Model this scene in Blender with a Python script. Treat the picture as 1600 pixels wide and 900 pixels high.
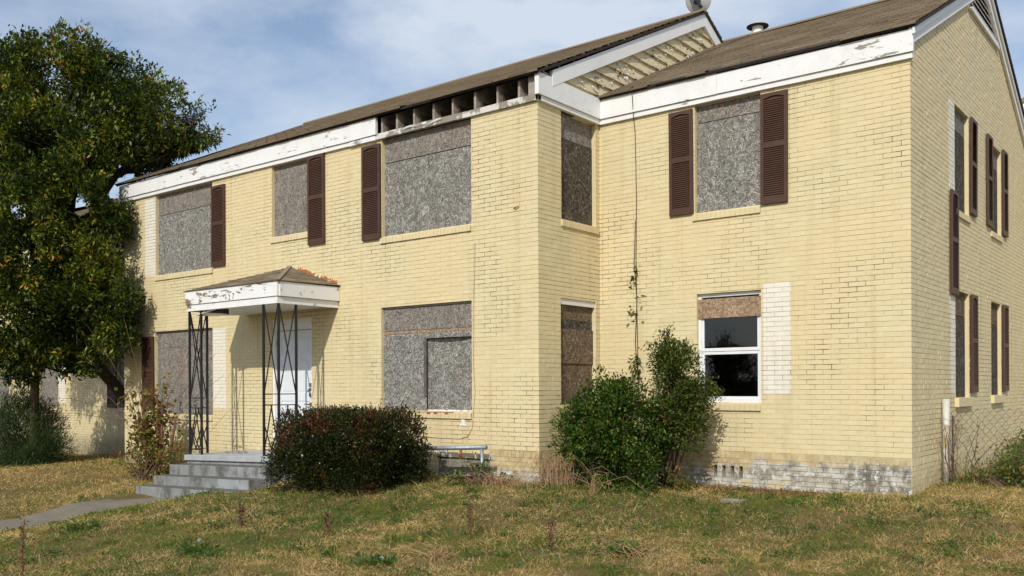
import bpy, math, random
import numpy as np
from math import radians, sin, cos, pi, sqrt
from mathutils import Vector, Matrix, noise as mnoise
S = bpy.context.scene
C = S.collection
for o in list(bpy.data.objects): bpy.data.objects.remove(o)
rng = np.random.default_rng(7); random.seed(7)

# ------------------------------------------------------------ camera, sky, sun, exposure
CAM = np.array([3.012, -11.62, 1.268]); YAW = radians(38.26)
cd = bpy.data.cameras.new('camera'); cam = bpy.data.objects.new('camera', cd); C.objects.link(cam)
cd.sensor_width = 36; cd.lens = 1421.0/1600*36; cd.shift_y = 0.0963; cd.clip_start = .1; cd.clip_end = 3000
cam.matrix_world = Matrix.Translation(CAM.tolist()) @ Matrix.Rotation(YAW, 4, 'Z') @ Matrix.Rotation(radians(90), 4, 'X') @ Matrix.Rotation(radians(-0.27), 4, 'Z')
S.camera = cam
TOSUN = Vector((0.50, -1.22, 0.95)).normalized()
EL = math.asin(TOSUN.z); AZ = math.atan2(TOSUN.x, TOSUN.y)
sd = bpy.data.lights.new('sun', 'SUN'); sd.energy = 3.15; sd.angle = radians(.6); sd.color = (1, .95, .86)
sun = bpy.data.objects.new('sun', sd); C.objects.link(sun)
sun.rotation_euler = (-TOSUN).to_track_quat('-Z', 'Y').to_euler(); sun.location = (10, -30, 25)
S.view_settings.view_transform = 'Standard'; S.view_settings.look = 'None'; S.view_settings.gamma = 1
S.view_settings.exposure = 0.08

def nd(nt, typ, ins=None, **props):
    n = nt.nodes.new(typ)
    for k, v in props.items(): setattr(n, k, v)
    for k, v in (ins or {}).items():
        s = n.inputs[k]
        if isinstance(v, bpy.types.NodeSocket): nt.links.new(v, s)
        else: s.default_value = v
    return n
def c4(c): return (c[0], c[1], c[2], 1)
def mixc(nt, f, a, b, blend='MIX'):
    n = nt.nodes.new('ShaderNodeMix'); n.data_type = 'RGBA'; n.blend_type = blend
    for i, v in ((0, f), (6, a), (7, b)):
        if isinstance(v, bpy.types.NodeSocket): nt.links.new(v, n.inputs[i])
        else: n.inputs[i].default_value = v if i == 0 else c4(v)
    return n.outputs[2]
def mth(nt, op, a, b=0.0, clamp=False, c=0.0):
    n = nt.nodes.new('ShaderNodeMath'); n.operation = op; n.use_clamp = clamp
    for i, v in ((0, a), (1, b), (2, c)):
        if isinstance(v, bpy.types.NodeSocket): nt.links.new(v, n.inputs[i])
        else: n.inputs[i].default_value = v
    return n.outputs[0]
def mr(nt, v, a, b, lo=0.0, hi=1.0):
    n = nt.nodes.new('ShaderNodeMapRange'); nt.links.new(v, n.inputs[0])
    for i, x in ((1, a), (2, b), (3, lo), (4, hi)): n.inputs[i].default_value = x
    return n.outputs[0]
def nz(nt, vec, scale, detail=4.0, rough=.55, sc=None, dist=0.0):
    if sc is not None:
        m = nd(nt, 'ShaderNodeMapping', {0: vec}); m.inputs[3].default_value = sc; vec = m.outputs[0]
    return nd(nt, 'ShaderNodeTexNoise', {'Vector': vec, 'Scale': scale, 'Detail': detail, 'Roughness': rough, 'Distortion': dist}).outputs[0]

w = bpy.data.worlds.new('World'); S.world = w; w.use_nodes = True; nt = w.node_tree
bg = nt.nodes['Background']
sky = nt.nodes.new('ShaderNodeTexSky'); sky.sky_type = 'NISHITA'; sky.sun_disc = False
sky.sun_elevation = EL; sky.sun_rotation = AZ; sky.air_density = 1.0; sky.dust_density = 1.2; sky.ozone_density = 1.5
tc = nt.nodes.new('ShaderNodeTexCoord').outputs['Generated']
sp = nd(nt, 'ShaderNodeSeparateXYZ', {0: tc})
n1 = nz(nt, tc, 2.6, 6, .55, (1, 1, 2.4), .3)
n2 = nz(nt, tc, 9.0, 5, .6, (1, 1, 2.0), .2)
cf = mth(nt, 'ADD', mth(nt, 'MULTIPLY', n1, .78), mth(nt, 'MULTIPLY', n2, .22))
cf = mr(nt, cf, .40, .60, .12, .96)
skyc = mixc(nt, cf, sky.outputs[0], (4.9, 5.5, 6.4))
nt.links.new(skyc, bg.inputs[0]); bg.inputs[1].default_value = .128

# ------------------------------------------------------------ materials
def newmat(name):
    m = bpy.data.materials.new(name); m.use_nodes = True
    nt = m.node_tree; b = nt.nodes['Principled BSDF']; pos = nt.nodes.new('ShaderNodeNewGeometry').outputs['Position']
    return m, nt, b, pos
def lk(nt, a, b): nt.links.new(a, b)
def bump(nt, b, h, strength=.3, dist=.01):
    n = nd(nt, 'ShaderNodeBump', {'Strength': strength, 'Distance': dist, 'Height': h}); nt.links.new(n.outputs[0], b.inputs['Normal'])
BL, BH = 0.21464, 0.0645
def brickid(nt, pos):
    s = nd(nt, 'ShaderNodeSeparateXYZ', {0: pos})
    u = mth(nt, 'ADD', s.outputs[0], s.outputs[1])
    row = mth(nt, 'FLOOR', mth(nt, 'DIVIDE', mth(nt, 'SUBTRACT', s.outputs[2], .37), BH))
    par = mth(nt, 'MULTIPLY', mth(nt, 'PINGPONG', row, 1.0), .5)
    col = mth(nt, 'FLOOR', mth(nt, 'SUBTRACT', mth(nt, 'DIVIDE', u, BL), par))
    v = nd(nt, 'ShaderNodeCombineXYZ', {0: col, 1: row, 2: 0.0}).outputs[0]
    return nd(nt, 'ShaderNodeTexWhiteNoise', {'Vector': v}), s, u
def brick_paint(name, base, lo=True, mortar=False):
    m, nt, b, pos = newmat(name)
    wn, s, u = brickid(nt, pos)
    big = nz(nt, pos, .7, 3); med = nz(nt, pos, 5, 5, .6); fine = nz(nt, pos, 70, 4, .6)
    streak = nz(nt, pos, 1.0, 4, .6, (6, 6, .35))
    col = mixc(nt, mr(nt, wn.outputs[0], 0, 1, .0, .34), base, (base[0]*.80, base[1]*.76, base[2]*.66))
    col = mixc(nt, mr(nt, med, .35, .75, 0, .38), col, (base[0]*.84, base[1]*.78, base[2]*.66))
    col = mixc(nt, mr(nt, big, .38, .64, 0, .75), col, (base[0]*1.0, base[1]*.93, base[2]*.86))
    col = mixc(nt, mr(nt, streak, .54, .76, 0, .42), col, (base[0]*.66, base[1]*.64, base[2]*.52))
    # flaked specks, pale
    fl = mr(nt, nz(nt, pos, 26, 3, .7), .66, .71, 0, .8)
    fl = mth(nt, 'MULTIPLY', fl, mr(nt, nz(nt, pos, 1.7, 2), .5, .62, 0, 1))
    col = mixc(nt, fl, col, (.62, .58, .50))
    if mortar:
        zone = mr(nt, nz(nt, pos, .85, 3, .6), .47, .62, 0, 1)
        brk = mr(nt, nz(nt, pos, 7, 4, .7), .38, .56, 0, 1)
        f = mth(nt, 'MULTIPLY', zone, brk)
        f = mth(nt, 'ADD', mth(nt, 'MULTIPLY', f, .95), .06, True)
        col = mixc(nt, f, col, (.075, .06, .035))
    if lo:
        zz = mth(nt, 'ADD', s.outputs[2], mth(nt, 'MULTIPLY', mth(nt, 'SUBTRACT', nz(nt, pos, 2.2, 5, .65), .5), .62))
        xb = mr(nt, mth(nt, 'ADD', s.outputs[0], mth(nt, 'MULTIPLY', nz(nt, pos, 3, 3), .6)), -1.9, -1.6, .16, 0)
        zz = mth(nt, 'ADD', zz, mth(nt, 'MULTIPLY', mth(nt, 'SUBTRACT', wn.outputs[0], .5), .11))
        xb = mth(nt, 'MULTIPLY', xb, mth(nt, 'GREATER_THAN', s.outputs[1], -.5))
        zone = mr(nt, mth(nt, 'ADD', zz, xb), .315, .275, 0, 1)
        onb = mth(nt, 'MULTIPLY', mth(nt, 'LESS_THAN', s.outputs[0], -.006), mth(nt, 'GREATER_THAN', s.outputs[0], -5.35))
        low = mth(nt, 'MULTIPLY', mth(nt, 'LESS_THAN', s.outputs[0], -4.2), .2)
        zone = mth(nt, 'MULTIPLY', zone, mr(nt, mth(nt, 'ADD', mth(nt, 'ADD', s.outputs[2], low), mth(nt, 'MULTIPLY', nz(nt, pos, 6, 5, .7), .35)), .52, .40, 0, 1))
        zone = mth(nt, 'MULTIPLY', zone, onb)
        patch = mixc(nt, mr(nt, nz(nt, pos, 5, 6, .7), .46, .60), (.56, .54, .47), (.24, .225, .19))
        w2 = nd(nt, 'ShaderNodeSeparateColor', {0: wn.outputs[1]}).outputs[1]
        patch = mixc(nt, mr(nt, w2, .3, .95, 0, .7), patch, (.34, .30, .22))
        patch = mixc(nt, mr(nt, mth(nt, 'ADD', w2, nz(nt, pos, 4, 3)), .60, .56, 0, .8), patch, (base[0]*.8, base[1]*.75, base[2]*.65))
        if mortar: patch = mixc(nt, .6, patch, (.10, .09, .07))
        patch = mixc(nt, mth(nt, 'MULTIPLY', mr(nt, s.outputs[0], -1.0, -.5, 0, .8), mr(nt, nz(nt, pos, 5, 5, .7), .42, .56)), patch, (.13, .12, .10))
        patch = mixc(nt, mr(nt, nz(nt, pos, 13, 5, .7), .56, .62, 0, .9), patch, (.70, .69, .66))
        col = mixc(nt, mth(nt, 'MULTIPLY', mr(nt, s.outputs[2], .375, .365), mth(nt, 'MULTIPLY', onb, mr(nt, nz(nt, pos, 7, 5, .7), .35, .6, .15, .8))), col, (.40, .30, .15))
        dirt = mr(nt, mth(nt, 'ADD', s.outputs[2], mth(nt, 'MULTIPLY', nz(nt, pos, 3, 4), .5)), .42, .02, 0, .55)
        col = mixc(nt, dirt, col, (.15, .12, .07))
        col = mixc(nt, zone, col, patch)
    lk(nt, col, b.inputs['Base Color']); b.inputs['Roughness'].default_value = .62
    b.inputs['Specular IOR Level'].default_value = .3
    bump(nt, b, mth(nt, 'ADD', fine, mth(nt, 'MULTIPLY', med, .8)), .5, .004)
    return m
YEL = (.705, .618, .390)
MYEL = brick_paint('painted yellow brick', YEL)
MYM = brick_paint('painted mortar', (.685, .595, .36), mortar=True)
MWB = brick_paint('whitewashed brick', (.80, .78, .70), lo=False)
MWM = brick_paint('whitewashed mortar', (.62, .60, .52), lo=False, mortar=True)

def peel_paint(name, top, under, amount=.5, scale=6.0, stretch=(1, 1, 1), extra=None, rough=.5):
    """oil paint over wood; amount 0..1 is how much has flaked off; extra: list of (x,y,z,rx,rz,gain) flaked areas"""
    m, nt, b, pos = newmat(name)
    big = nz(nt, pos, scale*.28, 3, .5, stretch); a = nz(nt, pos, scale, 8, .68, stretch, .4)
    v = mth(nt, 'ADD', mth(nt, 'MULTIPLY', a, .6), mth(nt, 'MULTIPLY', big, .4))
    if extra:
        s = nd(nt, 'ShaderNodeSeparateXYZ', {0: pos})
        for (x, z, rx, rz, g) in extra:
            dx = mth(nt, 'DIVIDE', mth(nt, 'SUBTRACT', s.outputs[0], x), rx); dz = mth(nt, 'DIVIDE', mth(nt, 'SUBTRACT', s.outputs[2], z), rz)
            d = mth(nt, 'ADD', mth(nt, 'MULTIPLY', dx, dx), mth(nt, 'MULTIPLY', dz, dz))
            v = mth(nt, 'ADD', v, mr(nt, d, 0, 1, g, 0))
    th = .70 - .24*amount
    f = mr(nt, v, th, th+.012, 0, 1); edge = mr(nt, v, th-.018, th, 0, 1)
    wood = mixc(nt, nz(nt, pos, 14, 5, .7, (.6, .6, 7)), under, (under[0]*.5, under[1]*.45, under[2]*.38))
    dirt = mr(nt, nz(nt, pos, 4, 6, .7, (1, 1, .5)), .48, .75, 0, .35)
    t = mixc(nt, dirt, top, (top[0]*.72, top[1]*.69, top[2]*.6))
    t = mixc(nt, mr(nt, nz(nt, pos, 22, 3, .7), .66, .70, 0, .5), t, (top[0]*.45, top[1]*.42, top[2]*.36))
    t = mixc(nt, edge, t, (top[0]*.8, top[1]*.78, top[2]*.74))
    col = mixc(nt, f, t, wood)
    lk(nt, col, b.inputs['Base Color']); lk(nt, mr(nt, f, 0, 1, rough, .9), b.inputs['Roughness'])
    bump(nt, b, mth(nt, 'SUBTRACT', mth(nt, 'MULTIPLY', a, .3), f), .6, .004)
    return m
WHT = (.80, .80, .79); GRYW = (.33, .29, .24)
MWHITE = peel_paint('weathered white trim paint', WHT, (.42, .40, .37), .28, 7, (.45, .45, 1.9))
MWHITE2 = peel_paint('flaking white trim paint', WHT, (.40, .37, .34), .45, 8, (.45, .45, 1.9))
MCAN = peel_paint('badly flaked porch paint', WHT, (.30, .22, .165), .46, 8, (.55, .55, 1.7), extra=[(-10.35, 2.78, .7, .16, .095), (-11.1, 2.70, .22, .12, .16), (-9.35, 2.84, .3, .08, .08)])
MCAN2 = peel_paint('flaked porch paint', WHT, (.40, .37, .33), .5, 7)
MSOFF = peel_paint('soffit paint', (.72, .71, .66), (.3, .25, .2), .35, 5)
MSID = peel_paint('peeling cream siding paint', (.62, .54, .34), (.22, .20, .17), .50, 9, (1, 1, 1.8))
MBWOOD = peel_paint('bare weathered trim board', (.66, .64, .60), (.36, .33, .28), .92, 5)

def simple(name, col, rough=.7, metal=0.0, var=.3, scale=8, bmp=.25, dist=.004, stretch=None, spec=.5):
    m, nt, b, pos = newmat(name)
    n = nz(nt, pos, scale, 6, .65, stretch); n2_ = nz(nt, pos, scale*6, 3, .6)
    cc = mixc(nt, mr(nt, n, .3, .72), (col[0]*(1+var*.4), col[1]*(1+var*.4), col[2]*(1+var*.4)), (col[0]*(1-var), col[1]*(1-var), col[2]*(1-var)))
    cc = mixc(nt, mr(nt, n2_, .45, .8, 0, var), cc, (col[0]*.6, col[1]*.6, col[2]*.6))
    lk(nt, cc, b.inputs['Base Color']); b.inputs['Roughness'].default_value = rough; b.inputs['Metallic'].default_value = metal
    b.inputs['Specular IOR Level'].default_value = spec
    bump(nt, b, mth(nt, 'ADD', n, n2_), bmp, dist)
    return m
MSHUT = simple('dark brown shutter vinyl', (.082, .041, .026), .55, var=.25, scale=5, spec=.35)
MBLK = simple('black painted iron', (.012, .012, .013), .45, var=.4, scale=20)
MDARK = simple('dark timber and cavity shade', (.030, .022, .017), .9, var=.6, scale=5)  # near-black puts the shade of attic and cavities into the colour
MVOID = simple('painted room shade', (.045, .045, .045), .9, var=.3)  # room walls coloured near-black to paint the unlit interior
MRAFT = simple('weathered rafter timber', (.40, .35, .29), .9, var=.55, scale=9, stretch=(4, 1, 1))
MDOOR = simple('white door paint', (.72, .75, .80), .4, var=.06, scale=3, bmp=.05)
MVINYL = simple('white vinyl window frame', (.80, .81, .82), .35, var=.08, scale=6, bmp=.05)
MBRASS = simple('brass', (.45, .29, .08), .3, 1.0, var=.3, scale=30)
MSTEEL = simple('steel hasp', (.45, .45, .45), .4, 1.0, var=.3, scale=30)
MGALV = simple('galvanised pipe', (.33, .37, .41), .5, .5, var=.4, scale=14)
MRUST = simple('rusted metal', (.38, .12, .035), .85, .1, var=.6, scale=16)
MWIRE = simple('weathered fence wire', (.16, .14, .13), .6, .4, var=.4, scale=20)
MCABLE = simple('thin wall cable', (.38, .32, .20), .6, var=.3)
MCABD = simple('black cable', (.03, .03, .03), .6, var=.3)
MPVC = peel_paint('white painted post', (.56, .545, .49), (.60, .51, .33), .6, 4)
MDISH = simple('grey dish paint', (.50, .52, .53), .5, var=.2, scale=8)
MVENT = simple('pinkish vent cap', (.72, .50, .40), .6, .1, var=.3, scale=12)
MBARK = simple('grey brown bark', (.085, .065, .048), .95, var=.6, scale=12, bmp=.8, dist=.02, stretch=(2, 2, .4))
MTWIG = simple('brown twig bark', (.13, .075, .05), .9, var=.5, scale=20)
MREDTW = simple('reddish sapling bark', (.16, .07, .045), .9, var=.5, scale=20)
MSTONE = simple('grey foundation block', (.27, .25, .20), .95, var=.5, scale=7, bmp=.5)
MLINT = peel_paint('stained concrete lintel', (.5, .49, .45), (.22, .19, .14), .9, 5)

def osb(name, tint=(.200, .193, .170), lite=(.47, .46, .43), dark=(.045, .042, .036), warm=.25, wv=.5):
    m, nt, b, pos = newmat(name)
    s = nd(nt, 'ShaderNodeSeparateXYZ', {0: pos})
    u = mth(nt, 'ADD', s.outputs[0], s.outputs[1])
    p2 = nd(nt, 'ShaderNodeCombineXYZ', {0: u, 1: s.outputs[2], 2: 0.0}).outputs[0]
    wob = nd(nt, 'ShaderNodeTexNoise', {'Vector': p2, 'Scale': 14.0, 'Detail': 4.0})
    pw = nd(nt, 'ShaderNodeVectorMath', {0: p2, 1: nd(nt, 'ShaderNodeVectorMath', {0: wob.outputs['Color'], 1: (.09, .09, .09)}, operation='MULTIPLY').outputs[0]}, operation='ADD').outputs[0]
    vor = nd(nt, 'ShaderNodeTexVoronoi', {'Vector': pw, 'Scale': 26.0})
    sel = nd(nt, 'ShaderNodeSeparateColor', {0: vor.outputs['Color']})
    lay = []
    for i, ang in enumerate((12, 58, 104, 150)):
        vr = nd(nt, 'ShaderNodeVectorRotate', {'Vector': p2, 'Angle': radians(ang)}, rotation_type='Z_AXIS')
        mp = nd(nt, 'ShaderNodeMapping', {0: vr.outputs[0]}); mp.inputs[3].default_value = (11, 62, 1); mp.inputs[1].default_value = (i*3.7, i, 0)
        lay.append(nd(nt, 'ShaderNodeTexNoise', {'Vector': mp.outputs[0], 'Scale': 1.0, 'Detail': 3.0, 'Roughness': .6}).outputs[0])
    def pick(a, bb, t, ch): 
        f = mth(nt, 'GREATER_THAN', sel.outputs[ch], t)
        return mth(nt, 'ADD', mth(nt, 'MULTIPLY', a, mth(nt, 'SUBTRACT', 1.0, f)), mth(nt, 'MULTIPLY', bb, f))
    fl = pick(pick(lay[0], lay[1], .5, 0), pick(lay[2], lay[3], .5, 0), .5, 1)
    col = mixc(nt, mr(nt, fl, .34, .47), dark, tint)
    col = mixc(nt, mr(nt, fl, .54, .66), col, lite)
    col = mixc(nt, mr(nt, sel.outputs[2], 0, 1, 0, .35), col, (tint[0]*.55, tint[1]*.53, tint[2]*.5))
    wz = mth(nt, 'MULTIPLY', mr(nt, nz(nt, p2, 2.2, 4, .6), .54, .70, 0, 1), warm)
    wz = mth(nt, 'ADD', wz, mr(nt, nz(nt, p2, 17, 2), .66, .72, 0, .30), True)
    col = mixc(nt, wz, col, (.34, .19, .105))
    # faint printed stud lines
    ln = mth(nt, 'ABSOLUTE', mth(nt, 'SUBTRACT', mth(nt, 'FRACT', mth(nt, 'DIVIDE', u, .406)), .5))
    lnf = mth(nt, 'MULTIPLY', mth(nt, 'LESS_THAN', ln, .009), mr(nt, nz(nt, p2, 5, 2), .4, .6, 0, .5))
    col = mixc(nt, lnf, col, (.05, .045, .04))
    # water stain bleaching top to bottom
    st = mr(nt, nz(nt, p2, 1.0, 5, .65, (8, .8, 1)), .50, .72, 0, wv)
    col = mixc(nt, st, col, dark)
    lk(nt, col, b.inputs['Base Color']); b.inputs['Roughness'].default_value = .85; b.inputs['Specular IOR Level'].default_value = .25
    bump(nt, b, fl, .6, .006)
    return m
MOSB = osb('weathered grey strand board')
MOSBW = osb('weathered grey strand board, warm streaks', warm=.6)
MOSBB = osb('brown strand board', (.18, .125, .075), (.36, .27, .18), (.04, .026, .015), .4, .6)
MOSBD = osb('dark stained strand board', (.085, .068, .050), (.26, .23, .20), (.015, .012, .01), .2, .6)
MOSBF = osb('fresh tan strand board', (.42, .27, .17), (.60, .46, .33), (.14, .08, .05), .4, .2)

def shingle_mat():
    m, nt, b, pos = newmat('brown asphalt shingle')
    at = nd(nt, 'ShaderNodeAttribute', attribute_name='tint').outputs['Fac']
    fine = nz(nt, pos, 160, 3, .8); big = nz(nt, pos, .8, 4)
    col = mixc(nt, at, (.165, .130, .088), (.385, .305, .205))
    col = mixc(nt, mr(nt, fine, .35, .7, 0, .45), col, (.13, .10, .075))
    col = mixc(nt, mr(nt, big, .4, .7, 0, .4), col, (.30, .25, .18))
    lk(nt, col, b.inputs['Base Color']); b.inputs['Roughness'].default_value = .95; b.inputs['Specular IOR Level'].default_value = .2
    bump(nt, b, fine, .5, .004); return m
MSHIN = shingle_mat()

def concrete(name, base, streak=True):
    m, nt, b, pos = newmat(name)
    big = nz(nt, pos, 1.6, 5, .6); med = nz(nt, pos, 9, 6, .7); fine = nz(nt, pos, 90, 3, .7)
    st = nz(nt, pos, 1.0, 6, .75, (3.4, 3.4, 1.2))
    col = mixc(nt, mr(nt, big, .35, .7), base, (base[0]*.7, base[1]*.7, base[2]*.66))
    if streak:
        col = mixc(nt, mr(nt, st, .44, .54, .9, 0), col, (base[0]*.36, base[1]*.34, base[2]*.29))
    col = mixc(nt, mr(nt, med, .5, .72, 0, .5), col, (base[0]*.5, base[1]*.48, base[2]*.42))
    if streak:
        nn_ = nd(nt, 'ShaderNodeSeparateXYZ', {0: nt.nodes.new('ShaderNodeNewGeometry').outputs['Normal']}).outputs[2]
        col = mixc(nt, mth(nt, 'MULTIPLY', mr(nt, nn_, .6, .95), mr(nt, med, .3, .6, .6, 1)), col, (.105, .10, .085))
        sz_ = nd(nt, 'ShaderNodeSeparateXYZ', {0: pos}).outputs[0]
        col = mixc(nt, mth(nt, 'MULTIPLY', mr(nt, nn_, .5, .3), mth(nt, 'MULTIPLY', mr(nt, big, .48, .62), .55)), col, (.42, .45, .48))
    lk(nt, col, b.inputs['Base Color']); b.inputs['Roughness'].default_value = .9
    bump(nt, b, mth(nt, 'ADD', med, fine), .4, .006); return m
MRISE = concrete('streaked grey concrete', (.25, .255, .25))
MCONC = concrete('smooth light grey concrete', (.44, .46, .48), False)
MWALK = concrete('old concrete walk', (.215, .185, .14), False)

def leaf_mat(name, cols, transl=.22, rough=.48, spec=.32):
    """cols: list of (pos, colour) over the per-leaf random tint"""
    m, nt, b, pos = newmat(name)
    at = nd(nt, 'ShaderNodeAttribute', attribute_name='tint').outputs['Fac']
    r = nt.nodes.new('ShaderNodeValToRGB'); lk(nt, at, r.inputs[0])
    el = r.color_ramp.elements
    while len(el) < len(cols): el.new(.5)
    for e, (p, c) in zip(el, cols): e.position = p; e.color = c4(c)
    lk(nt, r.outputs[0], b.inputs['Base Color']); b.inputs['Roughness'].default_value = rough; b.inputs['Specular IOR Level'].default_value = spec
    tr = nt.nodes.new('ShaderNodeBsdfTranslucent'); lk(nt, mixc(nt, .15, r.outputs[0], (.35, .4, .05)), tr.inputs[0])
    mx = nd(nt, 'ShaderNodeMixShader', {0: transl}); lk(nt, b.outputs[0], mx.inputs[1]); lk(nt, tr.outputs[0], mx.inputs[2])
    lk(nt, mx.outputs[0], nt.nodes['Material Output'].inputs[0]); return m
MLTREE = leaf_mat('glossy tree leaf', [(0, (.008, .020, .004)), (.35, (.032, .058, .007)), (.58, (.11, .155, .012)), (.80, (.24, .26, .022)), (.95, (.40, .26, .035)), (1, (.48, .18, .03))])
MLHEDGE = leaf_mat('purple green hedge leaf', [(0, (.010, .018, .006)), (.35, (.024, .036, .010)), (.55, (.060, .065, .016)), (.7, (.060, .022, .014)), (1, (.17, .040, .026))], .15, .28)
MLSHRUB = leaf_mat('fresh green shrub leaf', [(0, (.012, .034, .006)), (.4, (.042, .090, .010)), (.75, (.12, .19, .022)), (.95, (.25, .25, .05)), (1, (.3, .12, .05))])
MLSH2 = leaf_mat('olive green shrub leaf', [(0, (.018, .038, .008)), (.45, (.065, .105, .016)), (.8, (.17, .20, .03)), (.93, (.24, .19, .06)), (1, (.28, .11, .06))])
MLJUN = leaf_mat('dark juniper needle', [(0, (.010, .028, .008)), (.6, (.030, .062, .014)), (1, (.09, .13, .03))], .15, .6)
MLAUT = leaf_mat('turning autumn leaf', [(0, (.08, .12, .02)), (.4, (.20, .22, .04)), (.6, (.34, .22, .05)), (.8, (.24, .09, .03)), (1, (.16, .05, .03))], .4, .6)
MLWEED = leaf_mat('weed leaf', [(0, (.04, .09, .015)), (.6, (.10, .17, .03)), (.85, (.24, .23, .04)), (1, (.30, .18, .05))], .35, .6)
MDEAD = leaf_mat('dead brown stalk leaf', [(0, (.16, .08, .035)), (.6, (.34, .20, .09)), (1, (.46, .31, .15))], .2, .85)
MGRASS = leaf_mat('mixed dry and green grass', [(0, (.045, .110, .010)), (.25, (.150, .215, .020)), (.42, (.33, .285, .060)), (.7, (.60, .405, .150)), (1, (.88, .64, .31))], .25, .8, .2)

def ground_mat():
    m, nt, b, pos = newmat('dry lawn soil and thatch')
    big = nz(nt, pos, .55, 5, .6); med = nz(nt, pos, 6, 6, .7); fine = nz(nt, pos, 60, 4, .8)
    col = mixc(nt, mr(nt, big, .4, .62), (.28, .185, .080), (.105, .110, .030))
    col = mixc(nt, mr(nt, med, .35, .7, 0, .7), col, (.085, .058, .028))
    col = mixc(nt, mr(nt, fine, .4, .7, 0, .6), col, (.27, .195, .10))
    lk(nt, col, b.inputs['Base Color']); b.inputs['Roughness'].default_value = 1; b.inputs['Specular IOR Level'].default_value = .1
    bump(nt, b, mth(nt, 'ADD', med, fine), .9, .03); return m
MGROUND = ground_mat()
mg = bpy.data.materials.new('window glass'); mg.use_nodes = True
_b = mg.node_tree.nodes['Principled BSDF']; _b.inputs['Base Color'].default_value = (.95, .97, .98, 1); _b.inputs['Roughness'].default_value = .03
_b.inputs['Transmission Weight'].default_value = 1; _b.inputs['IOR'].default_value = 1.45
MGLASS = mg

# ------------------------------------------------------------ object helpers
def tag(o, label=None, cat=None, group=None, kind=None):
    if label: o['label'] = label
    if cat: o['category'] = cat
    if group: o['group'] = group
    if kind: o['kind'] = kind
    return o
def put(name, me, parent=None, **kw):
    o = bpy.data.objects.new(name, me); C.objects.link(o)
    if parent:
        o.parent = parent; o.matrix_parent_inverse = parent_world(parent).inverted()
    return tag(o, **kw)
WORLDM = {}
def parent_world(p):
    m = Matrix.LocRotScale(p.location, p.rotation_euler, p.scale)
    if p.parent: m = parent_world(p.parent) @ p.matrix_parent_inverse @ m
    return m
def empty(name, loc, label, cat, group=None):
    o = bpy.data.objects.new(name, None); C.objects.link(o); o.location = loc; o.empty_display_size = .2
    return tag(o, label, cat, group)
class MB:
    def __init__(s): s.v = []; s.f = []; s.m = []; s.t = []
    def face(s, pts, m=0, t=.5):
        i = len(s.v); s.v += [tuple(p) for p in pts]; s.f.append(tuple(range(i, i+len(pts)))); s.m.append(m); s.t.append(t); return s
    def hexa(s, p, m=0, t=.5):   # 8 points: bottom 4 (ccw from above), top 4
        i = len(s.v); s.v += [tuple(q) for q in p]
        for f in ((3, 2, 1, 0), (4, 5, 6, 7), (0, 1, 5, 4), (1, 2, 6, 5), (2, 3, 7, 6), (3, 0, 4, 7)):
            s.f.append(tuple(i+k for k in f)); s.m.append(m); s.t.append(t)
        return s
    def box(s, x0, x1, y0, y1, z0, z1, m=0, t=.5):
        return s.hexa([(x0, y0, z0), (x1, y0, z0), (x1, y1, z0), (x0, y1, z0), (x0, y0, z1), (x1, y0, z1), (x1, y1, z1), (x0, y1, z1)], m, t)
    def bar(s, a, b, w, h=None, m=0, up=(0, 0, 1)):
        a = Vector(a); b = Vector(b); d = (b-a).normalized(); u = Vector(up)
        if abs(d.dot(u)) > .95: u = Vector((0, 1, 0))
        r = d.cross(u).normalized(); u = r.cross(d).normalized(); h = h or w
        r *= w/2; u *= h/2
        return s.hexa([a-r-u, a+r-u, b+r-u, b-r-u, a-r+u, a+r+u, b+r+u, b-r+u], m)
    def tube(s, pts, rad, n=6, m=0, cap=True, t=.5):
        pts = [Vector(p) for p in pts]; rad = rad if isinstance(rad, (list, tuple)) else [rad]*len(pts)
        base = len(s.v); ref = None
        for i, p in enumerate(pts):
            d = (pts[min(i+1, len(pts)-1)]-pts[max(i-1, 0)]).normalized()
            if ref is None: ref = Vector((0, 0, 1)) if abs(d.z) < .9 else Vector((1, 0, 0))
            a = d.cross(ref).normalized(); b = d.cross(a).normalized(); ref = -b if False else ref
            for k in range(n):
                an = 2*pi*k/n; s.v.append(tuple(p+(a*cos(an)+b*sin(an))*rad[i]))
        for i in range(len(pts)-1):
            for k in range(n):
                q = base+i*n; s.f.append((q+k, q+(k+1) % n, q+n+(k+1) % n, q+n+k)); s.m.append(m); s.t.append(t)
        if cap:
            s.f.append(tuple(base+k for k in range(n))[::-1]); s.m.append(m); s.t.append(t)
            q = base+(len(pts)-1)*n; s.f.append(tuple(q+k for k in range(n))); s.m.append(m); s.t.append(t)
        return s
    def mesh(s, name, mats, smooth=False, tint=False):
        me = bpy.data.meshes.new(name); me.from_pydata(s.v, [], s.f)
        for m in (mats if isinstance(mats, (list, tuple)) else [mats]): me.materials.append(m)
        if any(s.m): me.polygons.foreach_set('material_index', s.m)
        if tint:
            a = me.attributes.new('tint', 'FLOAT', 'FACE'); a.data.foreach_set('value', s.t)
        if smooth: me.polygons.foreach_set('use_smooth', [True]*len(s.f))
        me.update(); return me
    def build(s, name, mats, parent=None, smooth=False, tint=False, bevel=0, **kw):
        o = put(name, s.mesh(name, mats, smooth, tint), parent, **kw)
        if bevel:
            b = o.modifiers.new('bevel', 'BEVEL'); b.width = bevel; b.segments = 2; b.limit_method = 'ANGLE'
        return o
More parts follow.
